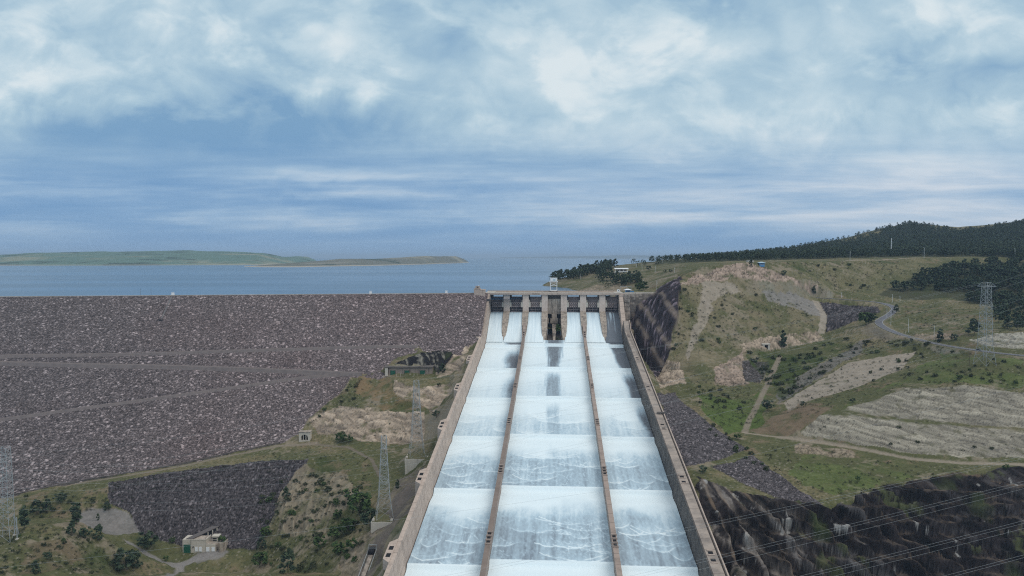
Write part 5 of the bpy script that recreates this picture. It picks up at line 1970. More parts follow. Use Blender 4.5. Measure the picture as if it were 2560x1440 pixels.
def single_trees():
    # (u, v of the foot, height in photo pixels, kind, leaf, name, label)
    L = [
        (62, 1318, 58, 'column', M_PINE, 'pine_tree', 'tall dark conifer just right of the left-edge lattice tower'),
        (92, 1290, 42, 'pine', M_PINE, 'pine_tree', 'dark conifer in the row below the dam foot, second from the left-edge tower'),
        (118, 1282, 36, 'pine', M_PINE, 'pine_tree', 'small conifer in the row below the dam foot, third from the left-edge tower'),
        (150, 1258, 28, 'round', M_PINE, 'pine_tree', 'small rounded conifer just below the dam foot track'),
        (190, 1312, 62, 'column', M_PINE, 'pine_tree', 'tallest dark conifer left of the bare tan patch'),
        (178, 1340, 34, 'pine', M_PINE, 'pine_tree', 'dark conifer in the dip behind the grassy mound, left of two'),
        (214, 1346, 30, 'round', M_PINE, 'pine_tree', 'dark conifer in the dip behind the grassy mound, middle of the group'),
        (246, 1352, 40, 'pine', M_PINE, 'pine_tree', 'dark conifer in the dip behind the grassy mound, beside the service road'),
        (245, 1302, 20, 'column', M_PINE, 'pine_tree', 'lone slim conifer on the bare tan patch'),
        (268, 1278, 26, 'pine', M_PINE, 'pine_tree', 'conifer at the corner of the lower rubble slope'),
        (368, 1374, 48, 'round', M_PINE, 'pine_tree', 'large dark tree beside the service road left of the white-doored building'),
        (430, 1360, 18, 'round', M_LEAF, 'bush', 'green bush just left of the white-doored building'),
        (556, 1362, 24, 'round', M_LEAF, 'bush', 'green bush behind the right end of the white-doored building'),
        (415, 1405, 16, 'round', M_LEAF, 'bush', 'round bush in the small island beside the service road'),
        (310, 1425, 56, 'round', M_PINE, 'pine_tree', 'broad dark tree at the bottom edge right of the grassy mound'),
        (340, 1420, 44, 'pine', M_PINE, 'pine_tree', 'dark conifer at the bottom edge beside the broad dark tree'),
        (88, 1436, 36, 'pine', M_PINE, 'pine_tree', 'dark conifer at the bottom edge on the grassy mound'),
        (120, 1402, 22, 'round', M_PINE, 'bush', 'dark bush on the front slope of the grassy mound'),
        (720, 1432, 62, 'pine', M_PINE, 'pine_tree', 'large dark pine at the foot of the rough bank near the bottom edge'),
        (650, 1420, 42, 'round', M_LEAF, 'broadleaf_tree', 'bushy green tree at the bottom edge left of the large pine'),
        (655, 1378, 36, 'pine', M_PINE, 'pine_tree', 'dark pine at the right end of the lower rubble slope'),
        (664, 1345, 30, 'round', M_LEAF, 'broadleaf_tree', 'green tree above the pine at the end of the rubble slope'),
        (715, 1248, 34, 'pine', M_PINE, 'pine_tree', 'dark pine at the top corner of the lower rubble slope'),
        (900, 1290, 62, 'round', M_LEAF, 'broadleaf_tree', 'large leafy green tree left of the lattice tower on the tall plinth'),
        (882, 1262, 44, 'round', M_LEAF, 'broadleaf_tree', 'leafy green tree behind the large one left of the plinth'),
        (925, 1318, 50, 'round', M_PINE, 'broadleaf_tree', 'dark leafy tree pressed against the left side of the plinth'),
        (870, 1330, 40, 'round', M_LEAF, 'broadleaf_tree', 'leafy green tree in the gully below the large one'),
        (835, 1352, 36, 'round', M_LEAF, 'broadleaf_tree', 'leafy green tree in the middle of the gully'),
        (800, 1372, 34, 'round', M_LEAF, 'broadleaf_tree', 'leafy green tree at the lower end of the gully'),
        (845, 1388, 34, 'round', M_LEAF, 'broadleaf_tree', 'leafy green tree near the bottom of the gully'),
        (880, 1375, 30, 'round', M_LEAF, 'broadleaf_tree', 'leafy tree in the gully nearest the sloping metal chute'),
        (845, 1298, 26, 'round', M_LEAF, 'broadleaf_tree', 'small leafy tree on the bank above the gully'),
        (993, 1222, 26, 'column', M_PINE, 'bush', 'dark clipped bush between the two lattice towers beside the spillway wall'),
        (1091, 1046, 20, 'round', M_PINE, 'bush', 'dark bush beside the spillway wall above the cliff'),
        (852, 1106, 28, 'round', M_LEAF, 'broadleaf_tree', 'leafy tree at the foot of the tan cliff near the small portal'),
        (872, 1108, 22, 'round', M_LEAF, 'broadleaf_tree', 'leafy tree at the foot of the tan cliff, right of its twin'),
        (1106, 933, 26, 'pine', M_PINE, 'pine_tree', 'small pine beside the rock right of the green doors'),
        (1098, 968, 12, 'round', M_SHRUB, 'bush', 'brown round bush on top of the tan rock outcrop'),
        (1958, 868, 44, 'column', M_PINE, 'pine_tree', 'tall dark conifer at the head of the small valley'),
        (1877, 668, 20, 'column', M_PINE, 'pine_tree', 'slim dark conifer on the skyline left of the blue hut'),
        (1960, 690, 16, 'round', M_PINE, 'pine_tree', 'small conifer on the rocky scarp below the blue hut'),
        (2035, 738, 22, 'column', M_PINE, 'pine_tree', 'slim dark conifer where the road meets the hillside'),
        (2165, 812, 34, 'round', M_LEAF, 'broadleaf_tree', 'large dark round tree at the foot of the road embankment'),
        (2178, 806, 26, 'round', M_PINE, 'broadleaf_tree', 'dark round tree behind the large one at the road embankment'),
        (2240, 784, 24, 'pine', M_PINE, 'pine_tree', 'dark conifer inside the bend of the road'),
        (1920, 1028, 30, 'round', M_PINE, 'broadleaf_tree', 'dark round tree beside the valley track'),
        (2008, 1018, 16, 'round', M_PINE, 'bush', 'dark round bush at the foot of the pale scree'),
        (2132, 1008, 14, 'round', M_PINE, 'bush', 'small dark bush on the green slope above the quarried face'),
        (2146, 1204, 16, 'round', M_LEAF, 'broadleaf_tree', 'lone round tree standing in the meadow'),
        (1758, 1184, 22, 'round', M_PINE, 'bush', 'dark bush beside the right spillway wall at the rubble strip'),
        (2515, 1178, 18, 'round', M_LEAF, 'bush', 'bush on the top edge of the dark rock face near the right edge'),
        (1845, 1100, 18, 'round', M_LEAF, 'bush', 'leafy bush where the valley track meets the gravel road'),
        (2350, 856, 36, 'column', M_PINE, 'pine_tree', 'dark conifer on the bank behind the road, left of the right tower'),
        (2385, 852, 20, 'round', M_PINE, 'bush', 'dark round bush behind the road left of the right tower'),
        (2435, 838, 44, 'pine', M_PINE, 'pine_tree', 'large dark pine just left of the right lattice tower'),
        (1608, 726, 26, 'round', M_LEAF, 'broadleaf_tree', 'green leafy tree behind the blue kiosk by the gates'),
        (1596, 727, 22, 'round', M_LEAF, 'broadleaf_tree', 'smaller green tree behind the blue kiosk by the gates'),
        (1590, 698, 24, 'round', M_PINE, 'broadleaf_tree', 'big dark round tree on the slope above the gates'),
        (1622, 678, 14, 'round', M_PINE, 'bush', 'dark bush beside the path right of the pavilion'),
        (1662, 682, 9, 'round', M_PINE, 'bush', 'low dark bush by the hillside path, left of two'),
        (1676, 682, 10, 'round', M_PINE, 'bush', 'low dark bush by the hillside path, right of two'),
    ]
    pos = hits([(a[0], a[1]) for a in L])
    for (u, v, hp, kind, leaf, name, lab), p in zip(L, pos):
        if np.isnan(p[0]):
            continue
        h = hp / F * p[1]
        plant(name, p, h, kind, leaf, 420 if hp > 25 else 220, lab, {'pine_tree': 'conifer', 'bush': 'bush', 'broadleaf_tree': 'tree'}[name], wide=1.15 if kind == 'round' else 1.0)
    # the bush in the dry sluice
    p = sl(40, 3 * UNIT + BAY / 2 + 5.0, float(floor_z(40)) + 1)
    plant('bush', p, 9.5, 'column', M_LEAF, 260, 'green bush growing in the dry sluice between the middle piers', 'bush', wide=1.7)
    p = sl(53, 3 * UNIT + BAY / 2 + 3.5, float(floor_z(53)) - .6)
    plant('bush', p, 3.2, 'shrub', M_SHRUB, 260, 'brown brush caught at the mouth of the dry sluice', 'bush', wide=1.6)


single_trees()


# ------------------------------------------------------------------ power line towers and wires
def lattice_tower(u, v, Y, H, wb, wt, arms, label, cap=False, yaw=.25, foot=None, top_v=None):
    """returns the wire points {(level, side): point}; arms along the line of sight, wires run across the picture"""
    bx, by, bz = w3(u, v, Y)
    if foot is None:
        bz = float(grid_z(bx, by))
    else:
        bz = foot
    if top_v:
        H = w3(u, top_v, Y)[2] - bz
    T = thing('lattice_tower', (bx, by, bz), label, 'pylon', 'power line towers')
    c, s = math.cos(yaw), math.sin(yaw)

    def P(a, b, h):
        return (bx + a * c - b * s, by + a * s + b * c, bz + h)

    def hw(h):
        k = h / H
        return np.interp(k, (0, .25, .85, 1), (wb, wb * .66, wt * 1.12, wt))
    cs = ((1, 1), (-1, 1), (-1, -1), (1, -1))
    hs = [0, .13, .25] + [.25 + .6 * i / 9 for i in range(1, 10)] + [.92, 1.0]
    hs = [k * H for k in hs]
    for a, b in cs:
        m = MB()
        for h0, h1 in zip(hs[:-1], hs[1:]):
            m.beam(P(a * hw(h0), b * hw(h0), h0), P(a * hw(h1), b * hw(h1), h1), .17)
        m.build('leg', M_STEEL, T)
    for i in range(4):
        (a0, b0), (a1, b1) = cs[i], cs[(i + 1) % 4]
        m = MB()
        for h0, h1 in zip(hs[:-1], hs[1:]):
            q0, q1 = hw(h0), hw(h1)
            m.beam(P(a0 * q0, b0 * q0, h0), P(a1 * q1, b1 * q1, h1), .085)
            m.beam(P(a1 * q0, b1 * q0, h0), P(a0 * q1, b0 * q1, h1), .085)
            m.beam(P(a0 * q1, b0 * q1, h1), P(a1 * q1, b1 * q1, h1), .085)
        m.build('lattice', M_STEEL, T)
    tips = {}
    for lv, (k, L) in enumerate(arms):
        h = k * H
        q = hw(h)
        for sd in (-1, 1):
            m = MB()
            tip = P(0, sd * (q + L), h)
            for a in (-1, 1):
                m.beam(P(a * q, sd * q, h), tip, .10)
                m.beam(P(a * q, sd * q, h + 3.0), tip, .09)
                for t in (.33, .66):
                    p0, p1 = Vector(P(a * q, sd * q, h)).lerp(Vector(tip), t), Vector(P(a * q, sd * q, h + 3.0)).lerp(Vector(tip), t)
                    m.beam(p0, p1, .06)
            m.beam(P(-q, sd * q, h), P(q, sd * q, h), .09)
            m.build('cross_arm', M_STEEL, T)
            m = MB()
            m.beam(tip, (tip[0], tip[1], tip[2] - 2.6), .13, sides=6)
            m.build('insulator', M_GLASS, T)
            tips[(lv, sd)] = (tip[0], tip[1], tip[2] - 2.7)
    if cap:
        m = MB()
        q = hw(H)
        p0 = [P(a * q * 1.95, b * q * 1.95, H - 1) for a, b in cs]
        p1 = [P(a * q * .9, b * q * .9, H + 2.6) for a, b in cs]
        for i in range(4):
            m.beam(p0[i], p0[(i + 1) % 4], .2)
            m.beam(p1[i], p1[(i + 1) % 4], .15)
            m.beam(p0[i], p1[i], .15)
            m.beam(p0[i], p1[(i + 1) % 4], .09)
            m.beam(p0[i], p0[(i + 2) % 4], .1)
        m.build('top_frame', M_STEEL, T)
    for sd in (-1, 1):
        tips[('g', sd)] = P(0, sd * hw(H), H + (2.6 if cap else .5))
    return tips


A3 = ((.44, 4.5), (.66, 4.5), (.86, 4.5))
T_R = lattice_tower(2462, 882, 655, 61.0, 6.4, 2.6, ((.30, 3.5), (.52, 3.5), (.74, 3.5)), 'tall lattice tower with a flat top beside the road near the right edge', cap=True, yaw=.35, top_v=713)
P2 = w3(958, 1296, 468)
P3 = w3(1043, 1142, 572)
T_2 = lattice_tower(961, 1292, 470, 53.5, 5.4, 1.6, A3, 'grey lattice tower on the nearer concrete plinth left of the spillway', foot=w3(961, 1292, 470)[2])
T_3 = lattice_tower(1042, 1140, 572, 60.0, 6.2, 1.9, A3, 'grey lattice tower on the farther concrete plinth against the spillway wall', foot=w3(1042, 1140, 572)[2])
T_1 = lattice_tower(16, 1346, 452, 57.0, 5.0, 2.5, A3, 'grey lattice tower at the left edge standing on the grassy mound', yaw=.1, top_v=1118)


def wire(p, q, sag, label, group, r=.032, n=22):
    p, q = Vector(p), Vector(q)
    m = MB()
    pts = []
    for i in range(n + 1):
        t = i / n
        v = p.lerp(q, t)
        v.z -= sag * 4 * t * (1 - t)
        pts.append(v)
    m.tube(pts, r)
    o = m.build('overhead_wire', M_WIRE, recalc=False)
    tag(o, label, 'wire', group)


def wires():
    off_r = [w3(u, v, Y) for u, v, Y in ((2860, 575, 690), (2860, 600, 700), (2860, 640, 690), (2860, 665, 700), (2860, 720, 690), (2860, 745, 700))]
    keys = [(lv, sd) for lv in (2, 1, 0) for sd in (-1, 1)]
    for k in keys:
        wire(T_R[k], T_3[k], 9, 'thin pale wire strung from the right tower to the farther plinth tower', 'wires from the right tower')
    for k, p in zip(keys, off_r):
        wire(p, T_2[k], 11, 'thin pale wire from beyond the right edge to the nearer plinth tower', 'wires to the nearer plinth tower')
    for sd in (-1, 1):
        wire(T_R[('g', sd)], T_3[('g', sd)], 7, 'thin pale wire strung from the right tower to the farther plinth tower', 'wires from the right tower', .04)
    for k in keys:
        wire(T_2[k], T_1[k], 7, 'thin pale wire strung between the left-edge tower and the nearer plinth tower', 'wires from the left-edge tower')
    off_l = [w3(u, v, Y) for u, v, Y in ((-420, 1165, 480), (-420, 1185, 490), (-420, 1225, 480), (-420, 1245, 490), (-420, 1290, 480), (-420, 1312, 490))]
    for k, p in zip(keys, off_l):
        wire(T_3[k], p, 9, 'thin pale wire from the farther plinth tower off the left edge', 'wires from the farther plinth tower')
    for k in keys:
        a = T_1[k]
        wire(a, (a[0] - 260, a[1] - 20, a[2] + 6), 5, 'thin pale wire leaving the left-edge tower out of the picture', 'wires leaving the left-edge tower')
    rx = [w3(2860, v, 640) for v in (752, 757, 795, 800)]
    for k, p in zip(((1, 1), (1, -1), (0, 1), (0, -1)), rx):
        wire(T_R[k], p, 2, 'thin pale wire leaving the right tower to the right out of the picture', 'wires leaving the right tower')
    # spans in front, from the slope on the right to below the frame on the left
    spans = [((2800, 898, 470), (1500, 1228, 420), 0), ((1500, 1228, 420), (-300, 1452, 360), 0),
             ((2800, 1085, 440), (900, 1480, 330), 1), ((2800, 1092, 442), (900, 1487, 332), 1),
             ((2800, 1141, 425), (900, 1592, 310), 2), ((2800, 1148, 427), (900, 1599, 312), 2),
             ((2800, 1158, 425), (900, 1622, 310), 2),
             ((2800, 1238, 405), (1200, 1622, 300), 3), ((2800, 1245, 407), (1200, 1629, 302), 3), ((2800, 1257, 405), (1200, 1645, 300), 3),
             ((2800, 1320, 390), (1600, 1620, 300), 4), ((2800, 1327, 392), (1600, 1627, 302), 4)]
    lab = {0: ('pale wire crossing the whole valley in front of the quarried face', 'wires across the valley'),
           1: ('pale wire crossing in front of the meadow and the dark rock edge', 'wires in front of the meadow'),
           2: ('pale wire of the upper pair crossing the dark rock face', 'upper wires before the dark rock'),
           3: ('pale wire of the middle set crossing the dark rock face', 'middle wires before the dark rock'),
           4: ('pale wire of the lowest pair in the bottom right corner', 'lowest wires before the dark rock')}
    for a, b, i in spans:
        wire(w3(*a), w3(*b), 2.0, *lab[i], r=.034)


wires()


def plinth(u0, u1, v0, v1, Y, depth, label):
    a, b = w3(u0, v1, Y), w3(u1, v1, Y)
    top = w3(u0, v0, Y)[2]
    T = thing('concrete_plinth', (a[0], a[1], top), label, 'plinth')
    m = MB()
    m.box(a[0], b[0], a[1], a[1] + depth, a[2] - 6, top)
    m.build('block', M_CONC_GREY, T)
    m = MB()
    m.box(a[0] + .6, b[0] - .3, a[1] + .6, a[1] + depth, top, top + .3)
    m.build('turf_top', leaf_material('plinth_turf', (.10, .105, .045), (.15, .125, .06)), T)
    m = MB()
    for i in (0, 1):
        x = a[0] + 1.4 + (b[0] - a[0] - 2.8) * i
        m2 = MB()
        m2.box(x - .8, x + .8, a[1] + 1, a[1] + 2.6, top + .31, top + 1.6)
        m2.build('footing', M_CONC_GREY, T)


plinth(927, 984, 1306, 1327, 463, 14, 'tall concrete plinth under the nearer tower left of the spillway')
plinth(1012, 1074, 1148, 1168, 562, 16, 'long concrete plinth under the farther tower against the spillway wall')


# ------------------------------------------------------------------ buildings and small structures
def local(p, yaw=0.0):
    c, s = math.cos(yaw), math.sin(yaw)
    return lambda a, b, z: (p[0] + a * c - b * s, p[1] + a * s + b * c, p[2] + z)


def part(name, mat, parent, boxes=(), fn=None, beams=()):
    m = MB()
    for b in boxes:
        m.box(*b, fn)
    for p, q, r in beams:
        m.beam(fn(*p), fn(*q), r)
    root = parent
    while root.parent:
        root = root.parent
    return m.build(name, mat, parent, loc=tuple(root.location))


def portal_building():
    p = w3(963, 939, 750)
    L = 118 / F * 750
    f = local(p, .02)
    B = thing('portal_building', p, 'low concrete portal building with three green steel doors set under dark rock', 'building')
    part('wall', material('pinkish_stained_concrete', (.30, .24, .20), .9, .3, .4, second=(.20, .16, .14), second_amt=.6, streak=.7), B, [(3.6, L, 0, 12, -2, 8.4)], f)
    part('roof', M_CONC_DARK, B, [(-1, L + 1, -1.6, 13, 8.45, 8.9)], f)
    part('end_pillar', M_CONC_GREY, B, [(0, 3.0, -1.2, 11, -2, 8.4)], f)
    for x in (5.5, 20.0, 36.0):
        d = part('door', M_GREEN, B, [(x, x + 4.9, -.35, -.02, 0.1, 5.3)], f)
        part('door_frame', M_CONC_DARK, d, [(x - .4, x - .05, -.4, -.01, 0, 5.7), (x + 4.95, x + 5.3, -.4, -.01, 0, 5.7)], f)
    for x in (12, 16, 30, 33, 41):
        part('post', M_CONC_GREY, B, [(x, x + .35, -4, -3.65, -1, 2.6)], f)
    part('forecourt', M_CONC_OLD, B, [(-2, L, -3.5, -.5, -2, 0)], f)


portal_building()


def small_portal():
    p = w3(747, 1101, 652)
    f = local(p)
    B = thing('tunnel_portal', p, 'small pale concrete portal with arched openings at the foot of the cliff', 'portal')
    m = MB()
    m.box(0, 10, 0, 6, -3, -.02, f)
    m.box(0, 2.0, 0, 6, 0, 7.2, f)
    m.box(8.2, 10, 0, 6, 0, 7.2, f)
    n = 10
    for i in range(n):                     # the arch
        a0, a1 = math.pi * i / n, math.pi * (i + 1) / n
        x0, x1 = 5.1 - 3.1 * math.cos(a0), 5.1 - 3.1 * math.cos(a1)
        z0, z1 = 2.4 + 2.9 * math.sin(a0), 2.4 + 2.9 * math.sin(a1)
        m.hexa([f(x0, 0, z0), f(x1, 0, z1), f(x1, 6, z1), f(x0, 6, z0)], [f(x0, 0, 7.2), f(x1, 0, 7.2), f(x1, 6, 7.2), f(x0, 6, 7.2)])
    m.build('wall', M_CONC_GREY, B)
    part('roof', M_CONC_OLD, B, [(-.4, 10.4, -.5, 6.5, 7.25, 7.7)], f)
    part('opening', M_VOID, B, [(2, 8.2, 3, 5.9, 0, 5.6)], f)
    for x in (3.7, 6.1):
        part('column', M_CONC_GREY, B, [(x, x + .5, .2, .8, 0, 5.2)], f)


small_portal()


def service_building():
    p = w3(456, 1379, 519)
    k = 519 / F
    f = local(p)

    def X(u):
        return (u - 456) * k
    B = thing('service_building', p, 'pale concrete service building with a green gate and four white doors', 'building')
    part('wall', M_CONC_GREY, B, [(0, X(477), .4, 9, -3, 8.6), (X(477) + .02, X(516), 0, 9, -3, 8.2), (X(516) + .02, X(541), -.3, 9, -3, 5.4)], f)
    part('parapet', M_CONC_GREY, B, [(X(477), X(516), -.15, .25, 8.22, 9.0), (X(515), X(517), .3, 9, 8.22, 9.0)], f)
    part('flat_roof', M_CONC_OLD, B, [(X(478), X(515), .4, 8.8, 8.21, 8.4), (X(517), X(541), .1, 8.8, 5.41, 5.6)], f)
    part('gate', M_GREEN, B, [(X(459), X(476.5), .05, .35, -1.4, 5.0)], f)
    for a, b in ((488.5, 495.5), (498.5, 505.5)):
        part('door', M_WHITE, B, [(X(a), X(b), -.25, -.02, .2, 3.4)], f)
    for a, b in ((517, 525.5), (531, 539)):
        part('door', M_WHITE, B, [(X(a), X(b), -.55, -.33, .3, 3.4)], f)
    part('lamp', M_CONC_DARK, B, [(X(482), X(485.5), -.5, -.02, 3.1, 3.9)], f)
    part('cabin', M_CONC_GREY, B, [(X(527), X(540), 4, 7.5, 5.65, 9.4)], f)
    part('cabin_opening', M_VOID, B, [(X(528), X(538), 3.8, 3.98, 6.2, 6.9), (X(528), X(538), 3.8, 3.98, 7.6, 8.4)], f)
    part('cabin_roof', M_CONC_GREY, B, [(X(525.5), X(544), 3.4, 8.4, 9.45, 9.9)], f)
    part('side_wall', M_CONC_OLD, B, [(X(541) + .05, X(543), -.2, 9, -3, 5.2), (X(550), X(561), -1.2, .2, -3, 6.6), (X(560), X(561.5), .25, 8, -3, 6.4)], f)
    m = MB()      # inclined gallery running up the rubble
    m.hexa([f(X(464), 1, 8.7), f(X(480), 1, 8.7), f(X(518), 23, 9.6), f(X(498), 23, 9.6)], [f(X(464), 1, 9.1), f(X(480), 1, 9.1), f(X(518), 23, 10.1), f(X(498), 23, 10.1)])
    m.build('gallery_roof', M_ROOFM, B)
    m = MB()
    m.hexa([f(X(481), 4, 2), f(X(480), 4, 2), f(X(515), 23, 2), f(X(516), 23, 2)], [f(X(481), 4, 8.6), f(X(480), 4, 8.6), f(X(515), 23, 9.3), f(X(516), 23, 9.3)])
    m.build('gallery_wall', M_VOID, B)
    for a, b, z in ((501, 13, 9.1), (507, 17, 9.3), (513, 21, 9.4)):
        part('gallery_post', M_CONC_GREY, B, [(X(a) + .3, X(a) + .9, b - .6, b, z - 8, z)], f)


service_building()


def hut(u, v, Y, wd, ht, wallm, roofm, name, label, over=.8, pitch=.9, win=True):
    p = w3(u, v, Y)
    p = (p[0], p[1], float(grid_z(p[0], p[1])))
    f = local(p)
    B = thing(name, p, label, 'hut')
    part('wall', wallm, B, [(-wd / 2, wd / 2, -wd / 2, wd / 2, -1.5, ht)], f)
    m = MB()
    e = wd / 2 + over
    q = [(-e, -e), (e, -e), (e, e), (-e, e)]
    m.hexa([f(a, b, ht + .02) for a, b in q], [f(a, b, ht + .3) for a, b in q])
    m.hexa([f(a, b, ht + .3) for a, b in q], [f(a * .15, b * .15, ht + pitch) for a, b in q])
    m.build('roof', roofm, B)
    if win:
        w = part('window', M_GLASS, B, [(-wd * .3, wd * .3, -wd / 2 - .06, -wd / 2 - .01, ht * .42, ht * .78)], f)
        part('sill', M_WHITE, w, [(-wd * .33, wd * .33, -wd / 2 - .2, -wd / 2 - .07, ht * .36, ht * .415)], f)
    return B


hut(1903, 655, 1010, 7.0, 3.6, M_BLUE, M_PALE, 'guard_hut', 'small blue guard hut with a pale roof on the skyline of the grassy hill', 1.3, 1.6)
hut(1875, 656, 1012, 8.0, 2.6, M_CONC_GREY, M_CONC_GREY, 'storage_hut', 'small drab flat hut just left of the blue guard hut on the hill', .3, .4, False)


def kiosk():
    p = sl(-24, W + 13.5, -.7)
    f = local(p)
    B = thing('gate_kiosk', p, 'bright blue kiosk with a white canopy roof at the right end of the gates', 'kiosk')
    part('wall', M_BLUE, B, [(-3, 3, -3, 3, 0, 4.0)], f)
    m = MB()
    q = [(-4.6, -4.6), (4.6, -4.6), (4.6, 4.6), (-4.6, 4.6)]
    m.hexa([f(a, b, 4.05) for a, b in q], [f(a * .3, b * .3, 5.4) for a, b in q])
    m.build('roof', M_WHITE, B)
    part('window', M_GLASS, B, [(-2.2, 2.2, -3.08, -3.01, 1.8, 3.3)], f)
    part('side_wall', M_BLUE, B, [(3.05, 8, 1, 1.4, 0, 2.6)], f)
    p2 = sl(-30, W + 2, -.05)
    f2 = local(p2)
    S = thing('sign_cabinet', p2, 'small white cabinet standing by the road behind the gates', 'cabinet')
    part('body', M_WHITE, S, [(-1.6, 1.6, -.6, .6, .5, 3.6)], f2)
    part('screen', M_GLASS, S, [(-.6, .6, -.68, -.61, 1.4, 2.6)], f2)
    part('foot', M_STEEL, S, [(-1.2, -.9, -.2, .2, 0, .48), (.9, 1.2, -.2, .2, 0, .48)], f2)
    p3 = sl(-36, W + 12, -.7)
    f3 = local(p3)
    G = thing('barrier_frame', p3, 'thin grey gantry frame over the road behind the blue kiosk', 'gantry')
    for x in (-7, 7):
        part('post', M_STEEL, G, [(x - .2, x + .2, -.2, .2, 0, 7.5)], f3)
    part('beam', M_STEEL, G, [(-7.3, 7.3, -.25, .25, 7.52, 8.0)], f3)


kiosk()


def pavilion():
    p = w3(1554, 677, 1330)
    p = (p[0], p[1], float(grid_z(p[0], p[1])))
    k = 1330 / F
    f = local(p, .05)
    B = thing('pavilion', p, 'white-roofed open pavilion on a walled terrace above the lake', 'pavilion')
    part('terrace', M_CONC_GREY, B, [(-13, 13, -2, 12, -4, 1.2)], f)
    part('parapet', M_WHITE, B, [(-13, 13, -2.3, -2.02, 1.0, 2.2)], f)
    for x in (-11, -3.5, 3, 10.5):
        part('post', M_WHITE, B, [(x - .3, x + .3, -1.6, -1.0, 1.22, 6.2)], f)
    part('back_wall', M_CONC_OLD, B, [(-9, 10, 6, 6.5, 1.22, 6.4)], f)
    m = MB()
    m.hexa([f(-12.5, -2.6, 6.25), f(13, -2.6, 6.25), f(13, 9, 7.9), f(-12.5, 9, 7.9)], [f(-12.5, -2.6, 6.7), f(13, -2.6, 6.7), f(13, 9, 8.3), f(-12.5, 9, 8.3)])
    m.build('roof', M_WHITE, B)
    q = w3(1510, 675, 1400)
    q = (q[0], q[1], float(grid_z(q[0], q[1])))
    f = local(q)
    S = thing('viewing_shelter', q, 'small flat shelter among the pines left of the white pavilion', 'shelter')
    part('wall', M_CONC_GREY, S, [(-5, 5, 0, 4, -2, 3.4)], f)
    part('roof', M_WHITE, S, [(-5.4, 5.4, -.5, 4.5, 3.42, 3.8)], f)


pavilion()


def control_house():
    p = sl(2, -17, -5)
    f = lambda a, b, z: sl(2 - b, -17 + a, -5 + z)
    B = thing('control_house', p, 'beige concrete control house at the left end of the gate bridge', 'building')
    part('wall', M_CONC, B, [(-3.0, 4.6, -9, 2, -4, 10.5), (4.62, 10.6, -9, 2, -4, 9.3)], f)
    part('roof', M_CONC, B, [(-3.3, 4.9, -9.3, 2.3, 10.52, 11.0), (4.92, 10.9, -9.3, 2.3, 9.32, 9.8)], f)
    part('upper_room', M_CONC, B, [(-1.4, 3.6, -6, -1, 11.02, 14.0)], f)
    part('window', M_VOID, B, [(.2, 2.6, -6.1, -6.02, 12.2, 13.3)], f)
    part('antenna', M_STEEL, B, (), f, [((3.2, -5, 14.0), (3.2, -5, 20), .08)])
    part('camera', M_WHITE, B, [(2.2, 3.0, -6, -5.4, 14.02, 14.8)], f)


control_house()


def gantry_crane():
    p = sl(-26, 79, .95)
    f = lambda a, b, z: sl(-26 - b, 79 + a, .95 + z)
    C = thing('gantry_crane', p, 'white gantry crane standing on the bridge above the gates', 'crane')
    for a in (-4.2, 4.2):
        for b in (-3.2, 3.2):
            part('leg', M_WHITE, C, [(a - .38, a + .38, b - .38, b + .38, .9, 12.0)], f)
            part('wheel_bogie', M_CONC_DARK, C, [(a - .9, a + .9, b - .5, b + .5, 0, .88)], f)
    for b in (-3.2, 3.2):
        part('sill_beam', M_WHITE, C, [(-3.8, 3.8, b - .35, b + .35, .9, 1.7)], f)
        m = MB()
        for q, r in (((-3.8, 7.4), (3.8, 10.6)), ((3.8, 7.4), (-3.8, 10.6))):
            m.beam(f(q[0], b, q[1]), f(r[0], b, r[1]), .16)
        m.beam(f(-3.8, b, 7.4), f(3.8, b, 7.4), .18)
        m.build('bracing', M_WHITE, C)
    part('girder', M_WHITE, C, [(-5.4, 5.4, -4, -2.6, 12.02, 13.1), (-5.4, 5.4, 2.6, 4, 12.02, 13.1)], f)
    part('machine_house', M_WHITE, C, [(-4.3, 4.6, -3.9, 3.9, 13.6, 17.0)], f)
    part('house_base', M_VOID, C, [(-4.0, 4.3, -3.6, 3.6, 13.12, 13.58)], f)
    part('panel', M_PALE, C, [(-.8, 2.2, -4.0, -3.92, 14.2, 16.2)], f)
    m = MB()
    for h in (.6, 1.2):
        for u0, u1 in (((-4.2, -3.8), (4.5, -3.8)), ((4.5, -3.8), (4.5, 3.8)), ((-4.2, 3.8), (4.5, 3.8)), ((-4.2, -3.8), (-4.2, 3.8))):
            m.beam(f(u0[0], u0[1], 17 + h), f(u1[0], u1[1], 17 + h), .05)
    for a in (-4.2, -2, 0.2, 2.3, 4.5):
        for b in (-3.8, 3.8):
            m.beam(f(a, b, 17), f(a, b, 18.2), .05)
    m.build('railing', M_WHITE, C)


gantry_crane()


